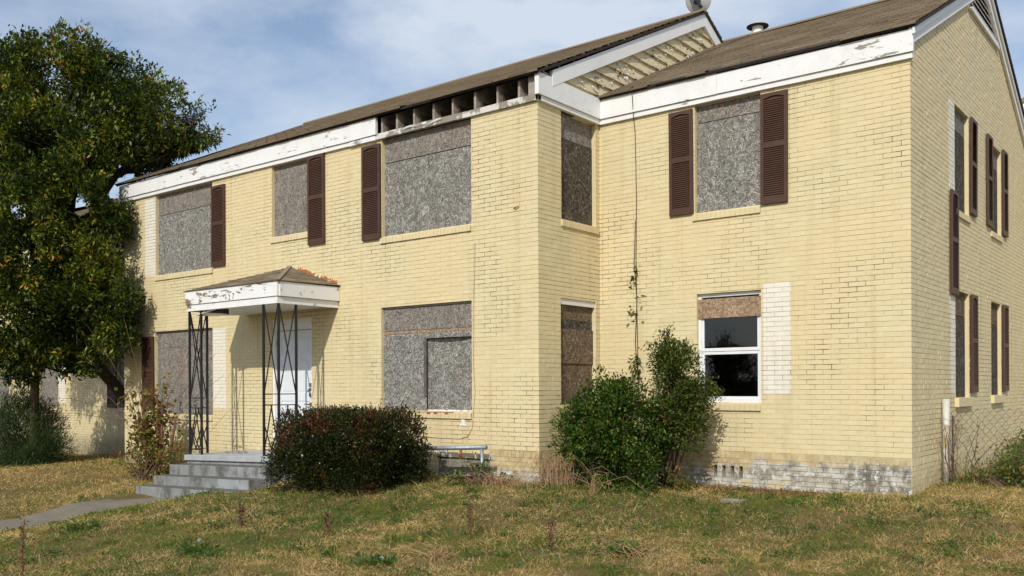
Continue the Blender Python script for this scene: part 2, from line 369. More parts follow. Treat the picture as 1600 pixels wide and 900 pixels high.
def np_mesh(name, V, F, mat, tint=None):
    """V (n,3), F (m,k) with constant k; tint per face"""
    me = bpy.data.meshes.new(name); V = np.asarray(V, np.float32); F = np.asarray(F, np.int32); k = F.shape[1]
    me.vertices.add(len(V)); me.vertices.foreach_set('co', V.ravel())
    me.loops.add(F.size); me.loops.foreach_set('vertex_index', F.ravel())
    me.polygons.add(len(F)); me.polygons.foreach_set('loop_start', np.arange(0, F.size, k, dtype=np.int32))
    me.update(calc_edges=True)
    if tint is not None:
        a = me.attributes.new('tint', 'FLOAT', 'FACE'); a.data.foreach_set('value', np.asarray(tint, np.float32))
    me.materials.append(mat); return me
def unit(a): return a/np.maximum(np.linalg.norm(a, axis=1, keepdims=True), 1e-9)
def kites(P, D, Sd, L, W, bend, mid=.45):
    """leaf/blade kites: base P, direction D, side Sd, length L, width W, bend vector at the tip"""
    n = len(P); L = L[:, None]; W = W[:, None]
    m = P+D*L*mid; V = np.empty((n, 4, 3)); V[:, 0] = P; V[:, 1] = m-Sd*W/2; V[:, 2] = P+D*L+bend; V[:, 3] = m+Sd*W/2
    i = np.arange(n)[:, None]*4
    F = np.concatenate([i+np.array([0, 1, 3]), i+np.array([1, 2, 3])], 1).reshape(-1, 3)
    return V.reshape(-1, 3), F
def leaf_mesh(name, P, out, L, W, mat, tint, droop=.25, rnd=.7):
    n = len(P); D = unit(unit(out)+rng.normal(0, rnd, (n, 3))*.8+np.array([0, 0, .12]))
    Sd = unit(np.cross(D, rng.normal(0, .45, (n, 3))+np.array([0, 0, 1.])))
    Ls = L*rng.uniform(.65, 1.25, n); Ws = W*rng.uniform(.7, 1.2, n)
    bend = np.zeros((n, 3)); bend[:, 2] = -droop*Ls*rng.uniform(0, 1, n)
    V, F = kites(P, D, Sd, Ls, Ws, bend)
    return np_mesh(name, V, F, mat, np.repeat(tint, 2))

# ------------------------------------------------------------ terrain
GP = np.array([(.5, -.3, -.07), (0, 3, -.03), (2, 3, .02), (.3, 1.5, -.03), (-2, -.1, -.12), (-4.3, -.1, -.15), (-4.6, -1.8, -.06), (-6.3, -1.8, -.07), (-8.2, -2.3, -.12), (-8.3, -3.75, -.27),
    (-11.2, -3.5, -.46), (-11.15, -2, -.40), (-15.2, -1.7, -.3), (-18.4, 0, -.40), (-20.3, 0, -.46), (-25, 0, -.7), (-10, -4.2, -.5), (-10.5, -6, -.66), (-6, -5, -.34), (-7, -7.5, -.5), (-2, -5, -.3), (0, -4, -.27),
    (1.5, -4, -.26), (0, -8, -.36), (3, -11.6, -.36), (-12.6, -5.2, -.57), (-20, -6, -.72), (3, 0, -.08), (7, 5, -.1), (-10, -9, -.68), (-10, -14, -.6), (8, -8, -.3), (-30, -10, -.9), (-30, 6, -.8), (-20, 12, -.4), (0, 14, -.1), (10, 14, -.1)])
def gz(x, y):
    x = np.atleast_1d(np.asarray(x, float)); y = np.atleast_1d(np.asarray(y, float))
    d2 = (x[:, None]-GP[None, :, 0])**2+(y[:, None]-GP[None, :, 1])**2
    w_ = 1/(d2+.12)**1.7; z = (w_*GP[None, :, 2]).sum(1)/w_.sum(1)
    return z
def g1(x, y): return float(gz(x, y)[0])
def axis(a, b, step, far):
    core = np.arange(a, b+1e-6, step); out = []; v = step
    lo = []; p = a
    while p > -far: v *= 1.45; p -= v; lo.append(p)
    v = step; hi = []; p = b
    while p < far: v *= 1.45; p += v; hi.append(p)
    return np.concatenate([lo[::-1], core, hi])
gx = axis(-26, 6, .25, 900); gy = axis(-13, 3, .25, 900)
X, Y = np.meshgrid(gx, gy); Z = gz(X.ravel(), Y.ravel())
Z += np.array([mnoise.noise(Vector((a*.9, b*.9, 0)))*.018 if abs(a) < 40 and abs(b) < 40 else 0 for a, b in zip(X.ravel(), Y.ravel())])
nxg, nyg = len(gx), len(gy); ii = np.arange(nxg*nyg).reshape(nyg, nxg)
F = np.stack([ii[:-1, :-1], ii[:-1, 1:], ii[1:, 1:], ii[1:, :-1]], -1).reshape(-1, 4)
me = np_mesh('ground', np.stack([X.ravel(), Y.ravel(), Z], 1), F, MGROUND); me.polygons.foreach_set('use_smooth', [True]*len(F))
put('ground', me, kind='structure')
# front walk: cast slabs
WX0, WX1 = -10.95, -9.85
yy = -3.76
k = 0
walk = MB()
while yy > -40:
    y2 = yy-1.5
    za = [g1(WX0, yy), g1(WX1, yy), g1(WX1, y2), g1(WX0, y2)]
    n = 4
    for j in range(n):
        a = yy+(y2+.012-yy)*j/n; b_ = yy+(y2+.012-yy)*(j+1)/n
        zz = [g1(-10.2, a)+.02, g1(-10.2, b_)+.02]
        walk.hexa([(WX0, b_, zz[1]-.12), (WX1, b_, zz[1]-.12), (WX1, a, zz[0]-.12), (WX0, a, zz[0]-.12), (WX0, b_, zz[1]), (WX1, b_, zz[1]), (WX1, a, zz[0]), (WX0, a, zz[0])])
    yy = y2
walk.build('path', MWALK, kind='structure')

# ------------------------------------------------------------ the house
YA, XA, XL, ZT = -1.56, -4.45, -15.39, 5.22
house = empty('brick_house', (-7.7, 3.4, -.1), 'yellow painted two storey brick house with boarded windows, brown shutters and torn eaves', 'house')
def rsub(r, o):
    a0, a1, b0, b1 = r; c0, c1, d0, d1 = o
    if c0 >= a1 or c1 <= a0 or d0 >= b1 or d1 <= b0: return [r], None
    out = []
    if a0 < c0: out.append((a0, c0, b0, b1))
    if a1 > c1: out.append((c1, a1, b0, b1))
    m0, m1 = max(a0, c0), min(a1, c1)
    if b0 < d0: out.append((m0, m1, b0, d0))
    if b1 > d1: out.append((m0, m1, d1, b1))
    return out, (m0, m1, max(b0, d0), min(b1, d1))
class QB:   # fast quad soup
    def __init__(s): s.q = []; s.mi = []
    def add(s, a, b, c, d, m): s.q.append((a, b, c, d)); s.mi.append(m)
    def mesh(s, name, mats):
        V = np.array(s.q, np.float32).reshape(-1, 3); me = np_mesh(name, V, np.arange(len(V)).reshape(-1, 4), mats[0])
        for m in mats[1:]: me.materials.append(m)
        me.polygons.foreach_set('material_index', np.array(s.mi, np.int32)); return me
STUFF = QB(); CAND = []
def P3(ax, pl, u, d, z):   # d = outward distance
    return (u, pl-d, z) if ax == 'Y' else (pl+d, u, z)
def make_wall(ax, pl, u0, u1, z0, ztop, openings, patches=(), gable=None, depth=.11, label=None, detail=True, void=()):
    Q = QB(); rec = .0032
    us = sorted({u0+(rec if ax == 'X' else 0), u1-(rec if ax == 'Y' and u1 > -5 else 0), *[v for r in list(openings)+list(patches)+list(void) for v in r[:2] if u0 < v < u1]})
    zs = sorted({z0, ztop, *[v for r in list(openings)+list(patches)+list(void) for v in r[2:] if z0 < v < ztop]})
    def q(us_, zs_, m, d=-rec):
        pts = [P3(ax, pl, us_[0], d, zs_[0]), P3(ax, pl, us_[1], d, zs_[0]), P3(ax, pl, us_[1], d, zs_[1]), P3(ax, pl, us_[0], d, zs_[1])]
        Q.add(*pts, m)
    for a, b in zip(us, us[1:]):
        for c, d in zip(zs, zs[1:]):
            mu, mz = (a+b)/2, (c+d)/2
            if any(r[0] < mu < r[1] and r[2] < mz < r[3] for r in list(openings)+list(void)): continue
            q((a, b), (c, d), 1 if any(r[0] < mu < r[1] and r[2] < mz < r[3] for r in patches) else 0)
    if gable:   # triangle above ztop: (u_apex, z_apex)
        ua, za_ = gable
        Q.add(P3(ax, pl, u0, -rec, ztop), P3(ax, pl, u1, -rec, ztop), P3(ax, pl, ua, -rec, za_), P3(ax, pl, ua, -rec, za_), 0)
    for r in openings:   # reveals
        a, b, c, d = r; D = -depth
        for e in (((a, c), (a, d)), ((b, c), (b, d)), ((a, d), (b, d)), ((a, c), (b, c))):
            (p, pz), (s_, sz) = e
            Q.add(P3(ax, pl, p, -.001, pz), P3(ax, pl, s_, -.001, sz), P3(ax, pl, s_, D, sz), P3(ax, pl, p, D, pz), 2)
    o = put('wall', Q.mesh('wall', [MYM, MWM, MYEL]), house)
    if label: o['label'] = label
    if not detail: return o
    def top(u): 
        if not gable: return ztop
        ua, za_ = gable
        return za_-(za_-ztop)*((ua-u)/(ua-u0) if u < ua else (u-ua)/(u1-ua))
    rows = []
    z = .37; k = 0
    while z < (gable[1] if gable else ztop): rows.append((z, z+BH, k, 0)); z += BH; k += 1
    rows.append((.273, .37, 0, 1)); z = .273; k = -1
    while z > z0: rows.append((z-BH, z, k, 0)); z -= BH; k -= 1
    J = .0085
    for (b0, b1, k, rowlock) in rows:
        pitch = .0715 if rowlock else BL
        off = pl + (0 if rowlock else 0)
        i = math.floor((u0+pl)/pitch)-1
        while True:
            g0 = (i+(.5*(k % 2) if not rowlock else .13))*pitch; i += 1
            a, b = g0-pl+J/2, g0+pitch-pl-J/2
            if a >= u1: break
            # bricks at wall ends run right to the corner
            if b <= u0: continue
            full = a > u0+.01 and b < u1-.01
            if a < u0+.03: a = u0
            if b > u1-.03: b = u1
            a = max(a, u0); b = min(b, u1)
            if b-a < .012: continue
            c, d = b0+J/2, min(b1-J/2, ztop if not gable else 99)
            if d-c < .008: continue
            if gable and c > ztop-.1 and d > min(top(a), top(b))+.02: continue
            rs = [((a, b, c, d), 0)]
            for o_ in list(openings)+list(void):
                nr = []
                for r, m in rs:
                    out, _ = rsub(r, o_); nr += [(x, m) for x in out]
                rs = nr
            for p_ in patches:
                nr = []
                for r, m in rs:
                    if m: nr.append((r, m)); continue
                    out, ins = rsub(r, p_); nr += [(x, 0) for x in out]
                    if ins: nr.append((ins, 1))
                rs = nr
            if len(rs) == 1 and rs[0][0] == (a, b, c, d) and full and not rowlock and rs[0][1] == 0 and d-c > .05:
                ctr = np.array(P3(ax, pl, (a+b)/2, 0, (c+d)/2)); dist = np.linalg.norm(ctr-CAM)
                nrm = np.array(P3(ax, 0, 0, 1, 0), float); dr = (CAM-ctr)/dist
                sc = abs(nrm@dr)/dist**2
                v = ctr-CAM; dep = v@np.array([-sin(YAW), cos(YAW), 0]); lat = v@np.array([cos(YAW), sin(YAW), 0])
                if 800+1421*lat/dep > 1590: sc = 0
                CAND.append((sc, ax, pl, a, b, c, d)); continue
            for (ra, rb, rc, rd), m in rs:
                brick_quads(ax, pl, ra, rb, rc, rd, 2 if rowlock and False else m)
def brick_quads(ax, pl, a, b, c, d, m):
    if b-a < .004 or d-c < .004: return
    p = random.uniform(-.0012, .0022); t1 = random.uniform(-.001, .001); t2 = random.uniform(-.0008, .0008); e = .0015
    j = [random.uniform(-e, e) for _ in range(4)]
    F_ = [P3(ax, pl, a+j[0]*.6, p-t1-t2, c+j[1]*.5), P3(ax, pl, b+j[2]*.6, p+t1-t2, c+j[3]*.5), P3(ax, pl, b+j[3]*.6, p+t1+t2, d+j[2]*.5), P3(ax, pl, a+j[1]*.6, p-t1+t2, d+j[0]*.5)]
    B_ = [P3(ax, pl, u, -.006, z) for u, z in ((a, c), (b, c), (b, d), (a, d))]
    STUFF.add(*F_, m)
    for i in range(4): STUFF.add(F_[(i+1) % 4], F_[i], B_[i], B_[(i+1) % 4], m)

OA = dict(U1=(-14.14, -12.155, 3.56, 5.205), U2=(-10.335, -9.31, 3.94, 5.205), U3=(-7.53, -5.66, 3.65, 5.205), L1=(-14.19, -12.17, .75, 2.42), L3=(-7.56, -5.665, .905, 2.53), DOOR=(-10.36, -9.262, .17, 2.47), WELL=(-6.36, -5.33, -.4, .225))
PA = [(-14.55, -14.16, 3.57, 5.15), (-12.14, -11.74, .885, 2.395)]
make_wall('Y', YA, XL, XA, -.75, ZT, list(OA.values()), PA)
OS = dict(U=(-1.0, -.10, 3.66, 5.205), L=(-1.03, -.12, 1.0, 2.53))
make_wall('X', XA, YA, 0.0, -.4, ZT, list(OS.values()))
OB = dict(U=(-2.865, -1.898, 3.685, 5.205), L=(-2.845, -1.903, 1.035, 2.55))
VS = [(-2.60+.125*i, -2.60+.125*i+.052, .0, .172) for i in range(4)]
make_wall('Y', 0.0, XA, 0.0, -.4, ZT, list(OB.values())+VS, [(-1.87, -1.495, 1.16, 2.635)])
OC = dict(U1=(2.25, 3.11, 3.75, 5.21), U2=(4.70, 5.54, 3.76, 5.17), L1=(2.25, 3.09, 1.08, 2.60), L2=(4.69, 5.50, 1.09, 2.61))
make_wall('X', 0.0, 0.0, 8.4, -.4, 5.5, list(OC.values()), [(1.89, 2.25, 3.95, 5.22), (1.93, 2.25, 1.15, 2.52)], gable=(4.2, 7.55))
OD = dict(W1=(-18.57, -17.6, .79, 2.45), W2=(-22.8, -21.65, .79, 2.45), W3=(-25.6, -24.65, .79, 2.45), W4=(-18.57, -17.6, 3.66, 5.2), W5=(-22.8, -21.65, 3.66, 5.2))
make_wall('Y', 0.0, -28.0, XL, -1.1, ZT, list(OD.values()), [(-21.64, -21.25, .9, 2.4)])
# hidden sides, plain
for args in (('X', XL, YA, 0.0), ):
    MB().face([(XL, YA, -.7), (XL, 0, -.7), (XL, 0, ZT), (XL, YA, ZT)]).build('wall', MYEL, house)
MB().face([(0, 8.4, -.6), (-28, 8.4, -1), (-28, 8.4, 5.5), (0, 8.4, 5.5)]).build('wall', MYEL, house)
MB().face([(-28, 0, -1.2), (-28, 8.4, -1.2), (-28, 8.4, 5.5), (-28, 4.2, 7.55), (-28, 0, 5.5)]).build('wall', MYEL, house)
# the 300 bricks that show largest: objects; the rest one mass of real bricks
CAND.sort(key=lambda t: -t[0])
bm_cache = {}
def brick_mesh(ax):
    if ax in bm_cache: return bm_cache[ax]
    L, H = BL-.0085, BH-.0085; m = MB(); ch = .0015
    f0 = [(-L/2, -H/2), (L/2, -H/2), (L/2, H/2), (-L/2, H/2)]; f1 = [(-L/2+ch, -H/2+ch), (L/2-ch, -H/2+ch), (L/2-ch, H/2-ch), (-L/2+ch, H/2-ch)]
    W3 = lambda u, z, d: (u, -d, z) if ax == 'Y' else (d, u, z)
    m.face([W3(u, z, .0012) for u, z in f1])
    for i in range(4):
        j = (i+1) % 4
        m.face([W3(*f1[j], .0012), W3(*f1[i], .0012), W3(*f0[i], 0), W3(*f0[j], 0)]); m.face([W3(*f0[j], 0), W3(*f0[i], 0), W3(*f0[i], -.006), W3(*f0[j], -.006)])
    bm_cache[ax] = m.mesh('brick', MYEL); return bm_cache[ax]
for n, (sc, ax, pl, a, b, c, d) in enumerate(CAND):
    if n < 300:
        o = bpy.data.objects.new('brick', brick_mesh(ax)); C.objects.link(o); o.parent = house
        pp = P3(ax, pl, (a+b)/2, random.uniform(-.001, .0018), (c+d)/2)
        o.location = (pp[0]-house.location.x, pp[1]-house.location.y, pp[2]-house.location.z)
        o.rotation_euler = (random.uniform(-.012, .012), random.uniform(-.004, .004) if ax == 'Y' else random.uniform(-.012, .012), random.uniform(-.004, .004))
    else: brick_quads(ax, pl, a, b, c, d, 0)
put('brickwork', STUFF.mesh('brickwork', [MYEL, MWB]), house, kind='stuff')

# ---- windows, boards, sills
def sill(ax, pl, u0, u1, z1, win, n=None, depth=.1, out=.028):
    m = MB(); w_ = .0735; n = max(1, round((u1-u0)/w_)); w_ = (u1-u0)/n
    for i in range(n):
        a = u0+i*w_+.003; b = u0+(i+1)*w_-.003; o1 = out+random.uniform(-.003, .003); dz = random.uniform(-.002, .002)
        z0_, zf, zb = z1-.105, z1-.022, z1+.004
        p = [P3(ax, pl, a, o1, z0_), P3(ax, pl, b, o1, z0_), P3(ax, pl, b, -.004, z0_), P3(ax, pl, a, -.004, z0_), P3(ax, pl, a, o1+.002, zf+dz), P3(ax, pl, b, o1+.002, zf+dz), P3(ax, pl, b, -.05, zb+dz), P3(ax, pl, a, -.05, zb+dz)]
        m.hexa(p, 0)
    m.hexa([P3(ax, pl, u0+.002, out-.006, z1-.102), P3(ax, pl, u1-.002, out-.006, z1-.102), P3(ax, pl, u1-.002, -.003, z1-.102), P3(ax, pl, u0+.002, -.003, z1-.102),
            P3(ax, pl, u0+.002, out-.006, z1-.03), P3(ax, pl, u1-.002, out-.006, z1-.03), P3(ax, pl, u1-.002, -.055, z1-.003), P3(ax, pl, u0+.002, -.055, z1-.003)], 1)
    m.build('sill', [MYEL, MYM], win)
def strand_mat(name, cols, warm=0):
    m, nt, b, pos = newmat(name); at = nd(nt, 'ShaderNodeAttribute', attribute_name='tint').outputs['Fac']
    rr_ = nt.nodes.new('ShaderNodeValToRGB'); lk(nt, at, rr_.inputs[0]); el = rr_.color_ramp.elements
    while len(el) < len(cols): el.new(.5)
    for e, (p, c) in zip(el, cols): e.position = p; e.color = c4(c)
    st_ = mr(nt, nz(nt, pos, 1.3, 4, .65, (4, 4, .8)), .45, .75, 0, .45)
    lk(nt, mixc(nt, st_, rr_.outputs[0], tuple(v*.4 for v in cols[1][1])), b.inputs['Base Color']); b.inputs['Roughness'].default_value = .85; b.inputs['Specular IOR Level'].default_value = .2; return m
MSTR = {MOSB.name: strand_mat('grey strands', [(0, (.08, .075, .065)), (.3, (.19, .182, .16)), (.6, (.34, .33, .30)), (.85, (.46, .45, .42)), (.95, (.55, .54, .51)), (1, (.34, .22, .14))]),
        MOSBW.name: strand_mat('grey and tan strands', [(0, (.08, .07, .06)), (.3, (.20, .18, .155)), (.6, (.32, .295, .26)), (.82, (.44, .41, .37)), (.92, (.34, .22, .14)), (1, (.36, .22, .13))]),
        MOSBB.name: strand_mat('brown strands', [(0, (.04, .028, .018)), (.4, (.14, .10, .065)), (.75, (.27, .20, .13)), (1, (.42, .34, .25))]),
        MOSBD.name: strand_mat('dark strands', [(0, (.02, .016, .012)), (.5, (.085, .07, .052)), (.85, (.17, .15, .12)), (1, (.38, .36, .32))]),
        MOSBF.name: strand_mat('tan strands', [(0, (.12, .08, .05)), (.4, (.28, .19, .12)), (.8, (.42, .31, .21)), (1, (.52, .44, .35))])}
def board(ax, pl, u0, u1, z0, z1, rec, mat, win, th=.011, tilt=0, name='board', bow=0, label=None):
    m = MB(); n = 8
    for i in range(n):
        a = u0+(u1-u0)*i/n; b = u0+(u1-u0)*(i+1)/n
        fa = -rec+bow*sin(pi*i/n); fb = -rec+bow*sin(pi*(i+1)/n)
        m.hexa([P3(ax, pl, a, fa-th, z0), P3(ax, pl, b, fb-th, z0), P3(ax, pl, b, fb, z0), P3(ax, pl, a, fa, z0), P3(ax, pl, a, fa-th+tilt, z1), P3(ax, pl, b, fb-th+tilt, z1), P3(ax, pl, b, fb+tilt, z1), P3(ax, pl, a, fa+tilt, z1)])
    ns = int((u1-u0)*(z1-z0)*2300)
    for i in range(ns):
        cu_, cz_ = random.uniform(u0, u1), random.uniform(z0, z1); an = random.uniform(0, pi); l_ = random.uniform(.010, .042); w_ = random.uniform(.002, .0065)
        ca, sa = cos(an), sin(an); d_ = random.uniform(.0003, .0016)
        q = []
        for (su, sv) in ((-l_, -w_), (l_*random.uniform(.7, 1), -w_), (l_, w_*random.uniform(.3, 1)), (-l_*random.uniform(.7, 1), w_)):
            uu = min(max(cu_+su*ca-sv*sa, u0), u1); zz_ = min(max(cz_+su*sa+sv*ca, z0), z1)
            f_ = (uu-u0)/(u1-u0); k_ = min(n-1, int(f_*n)); b0_, b1_ = bow*sin(pi*k_/n), bow*sin(pi*(k_+1)/n); dd = -rec+b0_+(b1_-b0_)*(f_*n-k_)+tilt*(zz_-z0)/(z1-z0)
            q.append(P3(ax, pl, uu, dd+d_, zz_))
        if ax == 'X': q = q
        m.face(q, 1, min(1, random.random()**1.15))
    for uu in np.arange(u0+.06, u1-.03, .30):
        for zz_ in (z0+.04, z1-.04):
            if z1-z0 > .2:
                k_ = int((uu-u0)/(u1-u0)*n); dd = -rec+bow*sin(pi*k_/n)+tilt*(zz_-z0)/(z1-z0)+.004; uj = uu+random.uniform(-.03, .03)
                m.face([P3(ax, pl, uj-.006, dd, zz_-.006), P3(ax, pl, uj+.006, dd, zz_-.006), P3(ax, pl, uj+.006, dd, zz_+.006), P3(ax, pl, uj-.006, dd, zz_+.006)], 1, 0)
    o = m.build(name, [mat, MSTR[mat.name]], win, tint=True)
    if label: o['label'] = label
    return o
def window(ax, pl, op, boards, rec=.06, sill_=True, sext=(.02, 0.0), label=None):
    a, b, c, d = op
    m = MB(); D = rec+.012; t = .02     # buck frame behind the boards
    for (x0, x1, y0, y1) in ((a+.001, a+t, c+.001, d-.001), (b-t, b-.001, c+.001, d-.001), (a+t, b-t, d-t, d-.001), (a+t, b-t, c+.001, c+t)):
        q = [P3(ax, pl, x0, -D-.03, y0), P3(ax, pl, x1, -D-.03, y0), P3(ax, pl, x1, -D, y0), P3(ax, pl, x0, -D, y0), P3(ax, pl, x0, -D-.03, y1), P3(ax, pl, x1, -D-.03, y1), P3(ax, pl, x1, -D, y1), P3(ax, pl, x0, -D, y1)]
        m.hexa(q)
    # near-black back sheet, painted as the shade of the cavity
    q = [P3(ax, pl, a, -.105, c), P3(ax, pl, b, -.105, c), P3(ax, pl, b, -.105, d), P3(ax, pl, a, -.105, d)]
    m.face(q, 1)
    w_ = m.build('window', [MWHITE, MDARK], house)
    if label: w_['label'] = label
    for bd in boards:
        z0, z1, mat = bd[:3]; kw = bd[3] if len(bd) > 3 else {}
        board(ax, pl, a+kw.get('dl', .003), b-kw.get('dr', .003), z0, z1, kw.get('rec', rec), mat, w_, tilt=kw.get('tilt', 0), bow=kw.get('bow', 0), label=kw.get('label'))
    if sill_: sill(ax, pl, a-sext[0], b+sext[1], c-.001, w_)
    return w_
G = 'grey strand board nailed over the opening'
window('Y', YA, OA['U1'], [(3.563, 4.77, MOSB), (4.782, 5.19, MOSBW, dict(rec=.066))], sext=(.03, .02))
window('Y', YA, OA['U2'], [(3.945, 5.19, MOSBW)], sext=(.03, .0))
window('Y', YA, OA['U3'], [(3.655, 4.81, MOSB), (4.825, 5.19, MOSBW, dict(rec=.066))], sext=(.03, .0))
window('Y', YA, OA['L1'], [(.755, 2.08, MOSBB if False else MOSBW), (2.085, 2.41, MOSBW, dict(rec=.063))])
wl3 = window('Y', YA, OA['L3'], [(.91, 2.005, MOSB, dict(dl=.93, rec=.088, label='panel set back behind the others in the boarded window')), (.91, 2.10, MOSB, dict(dr=.96, rec=.052)), (2.105, 2.145, MOSBF, dict(rec=.06)), (2.15, 2.50, MOSBW, dict(rec=.055))], rec=.075)
board('Y', YA, -6.66, -5.675, 2.01, 2.10, .045, MOSB, wl3, bow=.045)
MB().box(-6.665, -6.615, YA+.030, YA+.06, 1.13, 2.03).build('batten', simple('grey batten', (.13, .12, .105), .9, var=.5, scale=9), wl3)
MB().box(-7.2, -6.0, YA-.03, YA-.026, .86, .895).build('paint_scar', MRUST, wl3)
ws = window('X', XA, OS['U'], [(3.665, 4.835, MOSBD), (4.845, 5.19, MOSBW, dict(rec=.073))], rec=.068, sext=(.02, .05))
ws2 = window('X', XA, OS['L'], [(1.01, 1.70, MOSBB), (1.60, 2.10, MOSBB, dict(rec=.05, dr=-.0)), (2.1, 2.23, MOSBD, dict(rec=.066)), (2.235, 2.44, MOSBB, dict(rec=.07))], rec=.068)
MB().box(XA-.09, XA-.02, -1.03, -.122, 2.445, 2.528).build('head_trim', MSOFF, ws2)
wb = window('Y', 0, OB['U'], [(3.69, 4.945, MOSB), (4.957, 5.19, MOSBF, dict(rec=.066))] if False else [(3.69, 4.945, MOSB), (4.957, 5.19, MOSBW, dict(rec=.066))], sext=(.03, .0))
for kname, (lo_, hi_) in dict(U1=(3.755, 4.9), U2=(3.765, 4.85)).items():
    window('X', 0, OC[kname], [(lo_, hi_, MOSBD), (hi_+.01, OC[kname][3]-.01, MOSBW)], rec=.055, sext=(.04, .03))
for kname in ('L1', 'L2'):
    a, b, c, d = OC[kname]
    window('X', 0, OC[kname], [(c+.005, 2.25, MOSBD), (2.26, d-.01, MOSBB)], rec=.055, sill_=False)
for kname in ('L1', 'L2', 'U1', 'U2'):   # cast sills on the side wall
    a, b, c, d = OC[kname]
    if kname[0] == 'L':
        MB().box(-.004, .055, a-.05, b+.05, c-.13, c+.002).build('sill', MYEL, house, bevel=.006)
for kname in ('W1', 'W2', 'W3', 'W4', 'W5'):
    a, b, c, d = OD[kname]
    window('Y', 0, OD[kname], [(c+.005, d-.01, MOSBW if kname == 'W2' else MOSB)])

# the glazed window on the right block, with a room behind it, its walls painted dark as shade
a, b, c, d = OB['L']
wn_ = MB()
y = .05
def fr(x0, x1, z0, z1, y0, y1, mm=wn_): mm.box(x0, x1, y0, y1, z0, z1)
fr(a, a+.045, c+.0, d, y, y+.08); fr(b-.045, b, c, d, y, y+.08); fr(a+.045, b-.045, d-.05, d, y, y+.08); fr(a+.045, b-.045, c, c+.045, y-.01, y+.08)
w_ = wn_.build('window', MVINYL, house, bevel=.004); w_['label'] = 'white vinyl sash window with glass still in place'
s1 = MB(); fr(a+.046, a+.08, 1.745, 2.46, y+.012, y+.04, s1); fr(b-.08, b-.046, 1.745, 2.46, y+.012, y+.04, s1); fr(a+.08, b-.08, 1.745, 1.79, y+.012, y+.04, s1); fr(a+.08, b-.08, 2.42, 2.46, y+.012, y+.04, s1); s1.build('sash', MVINYL, w_, bevel=.003)
s1 = MB(); fr(a+.046, a+.08, c+.046, 1.742, y+.022, y+.05, s1); fr(b-.08, b-.046, c+.046, 1.742, y+.022, y+.05, s1); fr(a+.08, b-.08, 1.70, 1.742, y+.022, y+.05, s1); fr(a+.08, b-.08, c+.046, c+.085, y+.022, y+.05, s1); s1.build('sash', MVINYL, w_, bevel=.003)
MB().box(a+.08, b-.08, y+.024, y+.028, 1.79, 2.42).build('pane', MGLASS, w_)
MB().box(a+.08, b-.08, y+.034, y+.038, c+.085, 1.70).build('pane', MGLASS, w_)
board('Y', 0, a+.01, b-.004, 2.205, 2.475, .03, MOSBF, w_)
sill('Y', 0, a-.01, b+.0, c-.001, w_)
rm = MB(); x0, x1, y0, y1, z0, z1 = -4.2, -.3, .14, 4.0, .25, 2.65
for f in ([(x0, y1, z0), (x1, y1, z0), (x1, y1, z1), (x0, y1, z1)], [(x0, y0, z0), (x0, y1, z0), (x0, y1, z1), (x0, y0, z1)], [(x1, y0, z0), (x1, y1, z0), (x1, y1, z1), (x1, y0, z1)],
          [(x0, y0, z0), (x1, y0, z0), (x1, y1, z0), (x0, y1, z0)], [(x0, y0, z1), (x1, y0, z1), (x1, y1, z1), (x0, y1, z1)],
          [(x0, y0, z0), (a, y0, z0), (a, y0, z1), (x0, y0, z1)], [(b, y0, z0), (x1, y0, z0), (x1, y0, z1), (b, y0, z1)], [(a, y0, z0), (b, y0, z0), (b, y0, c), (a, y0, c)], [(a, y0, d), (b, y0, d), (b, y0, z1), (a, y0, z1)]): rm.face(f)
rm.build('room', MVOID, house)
# foundation vents: slots backed by near-black faces that paint the shade inside
vm = MB()
for (p, q, r, s_) in VS: vm.face([(p-.01, .1, r-.01), (q+.01, .1, r-.01), (q+.01, .1, s_+.01), (p-.01, .1, s_+.01)])
vm.build('foundation_vent', MDARK, house)
# blocked basement opening with lintel
a, b, c, d = OA['WELL']
MB().box(a-.02, b+.06, YA-.02, YA+.03, .222, .30).build('lintel', MLINT, house, bevel=.006)
z = -.38; r = 0
while z < .22:
    x = a-(.2 if r % 2 else .0)
    while x < b:
        x_0, x_1 = max(a, x)+.006, min(b, x+.39)-.006
        if x_1-x_0 > .03: MB().box(x_0, x_1, YA+.012+random.uniform(0, .012), YA+.08, z+.005, min(z+.15, .222)-.005).build('block', MSTONE, house, bevel=.008)
        x += .4
    z += .15; r += 1
MB().box(a, b, YA+.03, YA+.085, -.4, .222).build('mortar_bed', MSTONE, house)

# door
a, b, c, d = OA['DOOR']
y = YA+.075
fm = MB(); fr(a, a+.05, .17, d, YA+.02, YA+.12, fm); fr(b-.04, b, .17, d, YA+.02, YA+.12, fm); fr(a+.05, b-.04, d-.03, d, YA+.02, YA+.12, fm); fr(a+.05, b-.04, .17, .2, YA-.01, YA+.12, fm)
door = fm.build('door', MWHITE2, house, bevel=.004); door['label'] = 'white six panel front door under the small porch roof'
MB().box(a+.05, b-.04, YA+.05, YA+.09, 2.275, d-.03).build('transom_board', MWHITE2, door)
lf = MB(); x0, x1 = a+.055, b-.045; z0, z1 = .205, 2.265
xs = [x0, x0+.115, x0+.425, x1-.425+.0, x1-.115, x1]; xs[2] = (x0+x1)/2-.045; xs[3] = (x0+x1)/2+.045
zs = [z0, z0+.24, z0+.83, z0+.97, z0+1.55, z0+1.66, z0+1.93, z1]
for i in range(5):
    for j in range(7):
        panel = i in (1, 3) and j in (1, 3, 5)
        if not panel: lf.box(xs[i], xs[i+1], y, y+.04, zs[j], zs[j+1])
        else:
            lf.box(xs[i], xs[i+1], y+.012, y+.04, zs[j], zs[j+1]); lf.box(xs[i]+.035, xs[i+1]-.035, y+.004, y+.013, zs[j]+.035, zs[j+1]-.035)
lf.build('door_leaf', MDOOR, door)
k = MB(); kx = x1-.07
